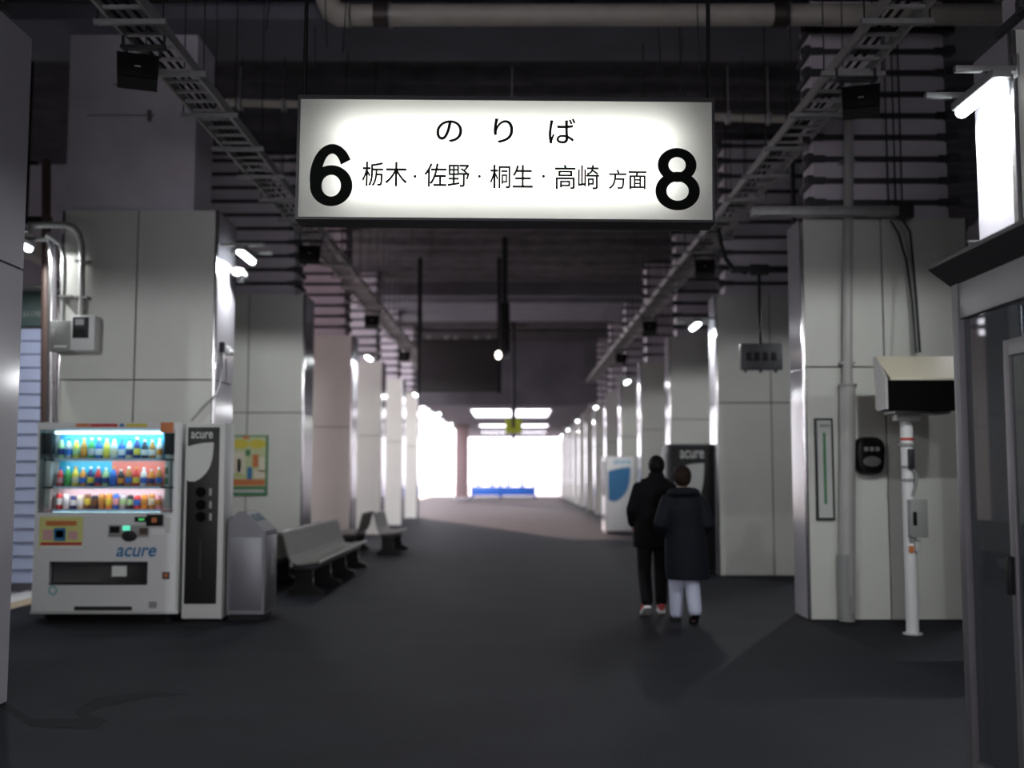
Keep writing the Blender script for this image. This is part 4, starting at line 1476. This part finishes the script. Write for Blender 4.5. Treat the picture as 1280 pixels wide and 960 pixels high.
def hair(parent, c, m, s=1., bottom=-.07, bun=None, name='hair'):
    c = Vector(c)
    bm = bmesh.new()
    bmesh.ops.create_icosphere(bm, subdivisions=5, radius=1)
    cut = []
    for v in bm.verts:
        n = v.co.copy()
        d = 1 + .035 * noise.noise(n * 7) + .02 * noise.noise(n * 18)
        v.co = c + Vector((n.x * .087 * d, n.y * .107 * d - .018, n.z * .108 * d + .026)) * s
        l = v.co - c
        if l.z < bottom * s or (l.y > .03 * s and l.z < .055 * s) or (abs(l.x) > .06 * s and l.z < -.02 * s and l.y > -.03 * s):
            cut.append(v)
    bmesh.ops.delete(bm, geom=cut, context='VERTS')
    r = bmesh.ops.solidify(bm, geom=bm.faces[:], thickness=.012)
    me = bpy.data.meshes.new(name)
    bm.to_mesh(me)
    bm.free()
    for p_ in me.polygons: p_.use_smooth = True
    me.materials.append(m)
    o = bpy.data.objects.new(name, me)
    COL.objects.link(o)
    o.parent = parent
    return o


# man in black
fm0 = FZ(816, 767)
man = thing('person', 'person in black coat and dark trousers with red and white shoes, walking away', 'person', (fm0.x, fm0.y, 0))
K = (fm0.y * math.cos(PITCH)) / FPX
hd = Vector((.06, .05, 1.5))
bdy = MB()
hip = [Vector((-.075, .0, .82)), Vector((.085, .0, .82))]
kne = [Vector((-.085, -.02, .44)), Vector((.10, .10, .45))]
ank = [Vector((-.09, -.26, .13)), Vector((.10, .10, .085))]
bdy.rings([((0, 0, .80), (.13, 0, 0), (0, .09, 0)), ((0, 0, .95), (.13, 0, 0), (0, .09, 0)), ((.01, 0, 1.1), (.145, 0, 0), (0, .095, 0)), ((.025, .0, 1.25), (.165, 0, 0), (0, .1, 0)), ((.035, .0, 1.34), (.12, 0, 0), (0, .07, 0))])
for s in (0, 1):
    limb(bdy, [hip[s], kne[s], ank[s]], [.082, .052, .036])
    limb(bdy, [ank[s], ank[s] + Vector((0, .14, -.06 if s else -.1))], [.034, .028])
limb(bdy, [(.04, .0, 1.32), hd + Vector((0, -.01, -.06))], [.055, .05])
head(bdy, hd, .94)
armL = [Vector((-.13, 0, 1.29)), Vector((-.21, -.03, 1.06)), Vector((-.185, .12, .90))]
armR = [Vector((.20, 0, 1.29)), Vector((.235, -.04, 1.06)), Vector((.2, .13, .92))]
for am, sd in ((armL, -1), (armR, 1)):
    limb(bdy, am, [.046, .038, .027])
    hand(bdy, am[2], (am[2] - am[1]), sd)
remeshed(bdy, 'body', M['skin'], man, .007, 2)
for s in (-1, 1):
    o = MB()
    ell(o, hd + Vector((s * .03, .072, .012)), .011, .009, .009, 12, 7).build('eye', M['white'], man)
hair(man, hd, M['hair'], .98, -.08)
ct = MB()
ct.rings([((-.01, .01, .68), (.185, 0, 0), (0, .135, 0)), ((-.01, .01, .8), (.185, 0, 0), (0, .135, 0)), ((0, .01, .95), (.178, 0, 0), (0, .13, 0)), ((.01, 0, 1.1), (.185, 0, 0), (0, .13, 0)),
          ((.025, -.01, 1.22), (.2, 0, 0), (0, .135, 0)), ((.035, -.01, 1.31), (.18, 0, 0), (0, .115, 0)), ((.045, 0, 1.37), (.11, 0, 0), (0, .085, 0)), ((.052, .015, 1.42), (.082, 0, 0), (0, .085, 0)), ((.056, .02, 1.455), (.075, 0, 0), (0, .08, 0))], 28)
for am in (armL, armR):
    limb(ct, [am[0], am[1], am[1].lerp(am[2], .85)], [.07, .062, .05])
limb(ct, [(-.06, 0, 1.31), (.14, 0, 1.31)], [.085, .085])
remeshed(ct, 'coat', M['coat'], man, .011, 3)
tr = MB()
tr.rings([((0, 0, .66), (.14, 0, 0), (0, .1, 0)), ((0, 0, .9), (.15, 0, 0), (0, .11, 0))])
for s in (0, 1):
    limb(tr, [hip[s], kne[s], ank[s] + Vector((0, 0, .03))], [.092, .072, .062])
remeshed(tr, 'trousers', M['trouser'], man, .011, 3)
shoe(man, (-.09, -.29, .085), (-.05, .9, -.42), M['red'], M['white'], .25)
shoe(man, (.10, .05, .0), (.08, 1, 0), M['red'], M['white'], .25)

# woman in long dark coat
fw0 = FZ(856, 778)
wo = thing('person', 'person in long navy padded coat and pale trousers with brown hair, walking away', 'person', (fw0.x, fw0.y, 0))
hd = Vector((0, .05, 1.385))
bdy = MB()
hip = [Vector((-.07, 0, .75)), Vector((.07, 0, .75))]
kne = [Vector((-.065, .08, .40)), Vector((.075, .03, .41))]
ank = [Vector((-.06, .12, .075)), Vector((.07, -.19, .13))]
bdy.rings([((0, 0, .73), (.14, 0, 0), (0, .1, 0)), ((0, 0, .88), (.13, 0, 0), (0, .095, 0)), ((0, 0, 1.02), (.13, 0, 0), (0, .09, 0)), ((0, 0, 1.15), (.145, 0, 0), (0, .09, 0)), ((0, 0, 1.22), (.1, 0, 0), (0, .07, 0))])
for s in (0, 1):
    limb(bdy, [hip[s], kne[s], ank[s]], [.08, .05, .034])
    limb(bdy, [ank[s], ank[s] + Vector((0, .12, -.05 if s == 0 else -.1))], [.032, .027])
limb(bdy, [(0, 0, 1.21), hd + Vector((0, -.01, -.06))], [.05, .046])
head(bdy, hd, .9)
armL = [Vector((-.15, 0, 1.17)), Vector((-.225, -.03, .95)), Vector((-.17, .15, .84))]
armR = [Vector((.15, 0, 1.17)), Vector((.235, -.03, .95)), Vector((.19, .16, .85))]
for am, sd in ((armL, -1), (armR, 1)):
    limb(bdy, am, [.044, .036, .026])
    hand(bdy, am[2], (am[2] - am[1]), sd)
remeshed(bdy, 'body', M['skin'], wo, .007, 2)
for s in (-1, 1):
    ell(MB(), hd + Vector((s * .028, .07, .012)), .011, .009, .009, 12, 7).build('eye', M['white'], wo)
hair(wo, hd, M['hair2'], 1.02, -.11)
ct = MB()
ct.rings([((.04, .01, .415), (.215, 0, 0), (0, .17, 0)), ((.03, .01, .55), (.215, 0, 0), (0, .17, 0)), ((.02, .01, .75), (.205, 0, 0), (0, .165, 0)), ((.01, .0, .95), (.19, 0, 0), (0, .15, 0)),
          ((0, -.01, 1.08), (.195, 0, 0), (0, .145, 0)), ((0, -.01, 1.18), (.175, 0, 0), (0, .125, 0)), ((0, 0, 1.24), (.11, 0, 0), (0, .1, 0)), ((0, .01, 1.285), (.085, 0, 0), (0, .09, 0))], 30)
for am in (armL, armR):
    limb(ct, [am[0], am[1], am[1].lerp(am[2], .85)], [.078, .074, .058])
limb(ct, [(-.1, 0, 1.18), (.1, 0, 1.18)], [.09, .09])
remeshed(ct, 'coat', M['coat2'], wo, .011, 3)
hc = MB()
hc.tube([(.12 * math.cos(a_), .105 * math.sin(a_) - .02, 1.245 + .02 * math.sin(a_ + PI)) for a_ in [2 * PI * k / 24 for k in range(25)]], .045, 12)
remeshed(hc, 'hood', M['coat2'], wo, .01, 3)
tr = MB()
tr.rings([((0, 0, .6), (.14, 0, 0), (0, .11, 0)), ((0, 0, .8), (.15, 0, 0), (0, .12, 0))])
for s in (0, 1):
    limb(tr, [hip[s], kne[s], ank[s] + Vector((0, 0, .0))], [.095, .078, .064])
remeshed(tr, 'trousers', M['trouser2'], wo, .011, 3)
shoe(wo, (-.06, .08, 0), (-.03, 1, 0), M['charcoal'], M['black'], .235)
shoe(wo, (.07, -.22, .085), (.03, .9, -.42), M['brown'], M['black'], .235)
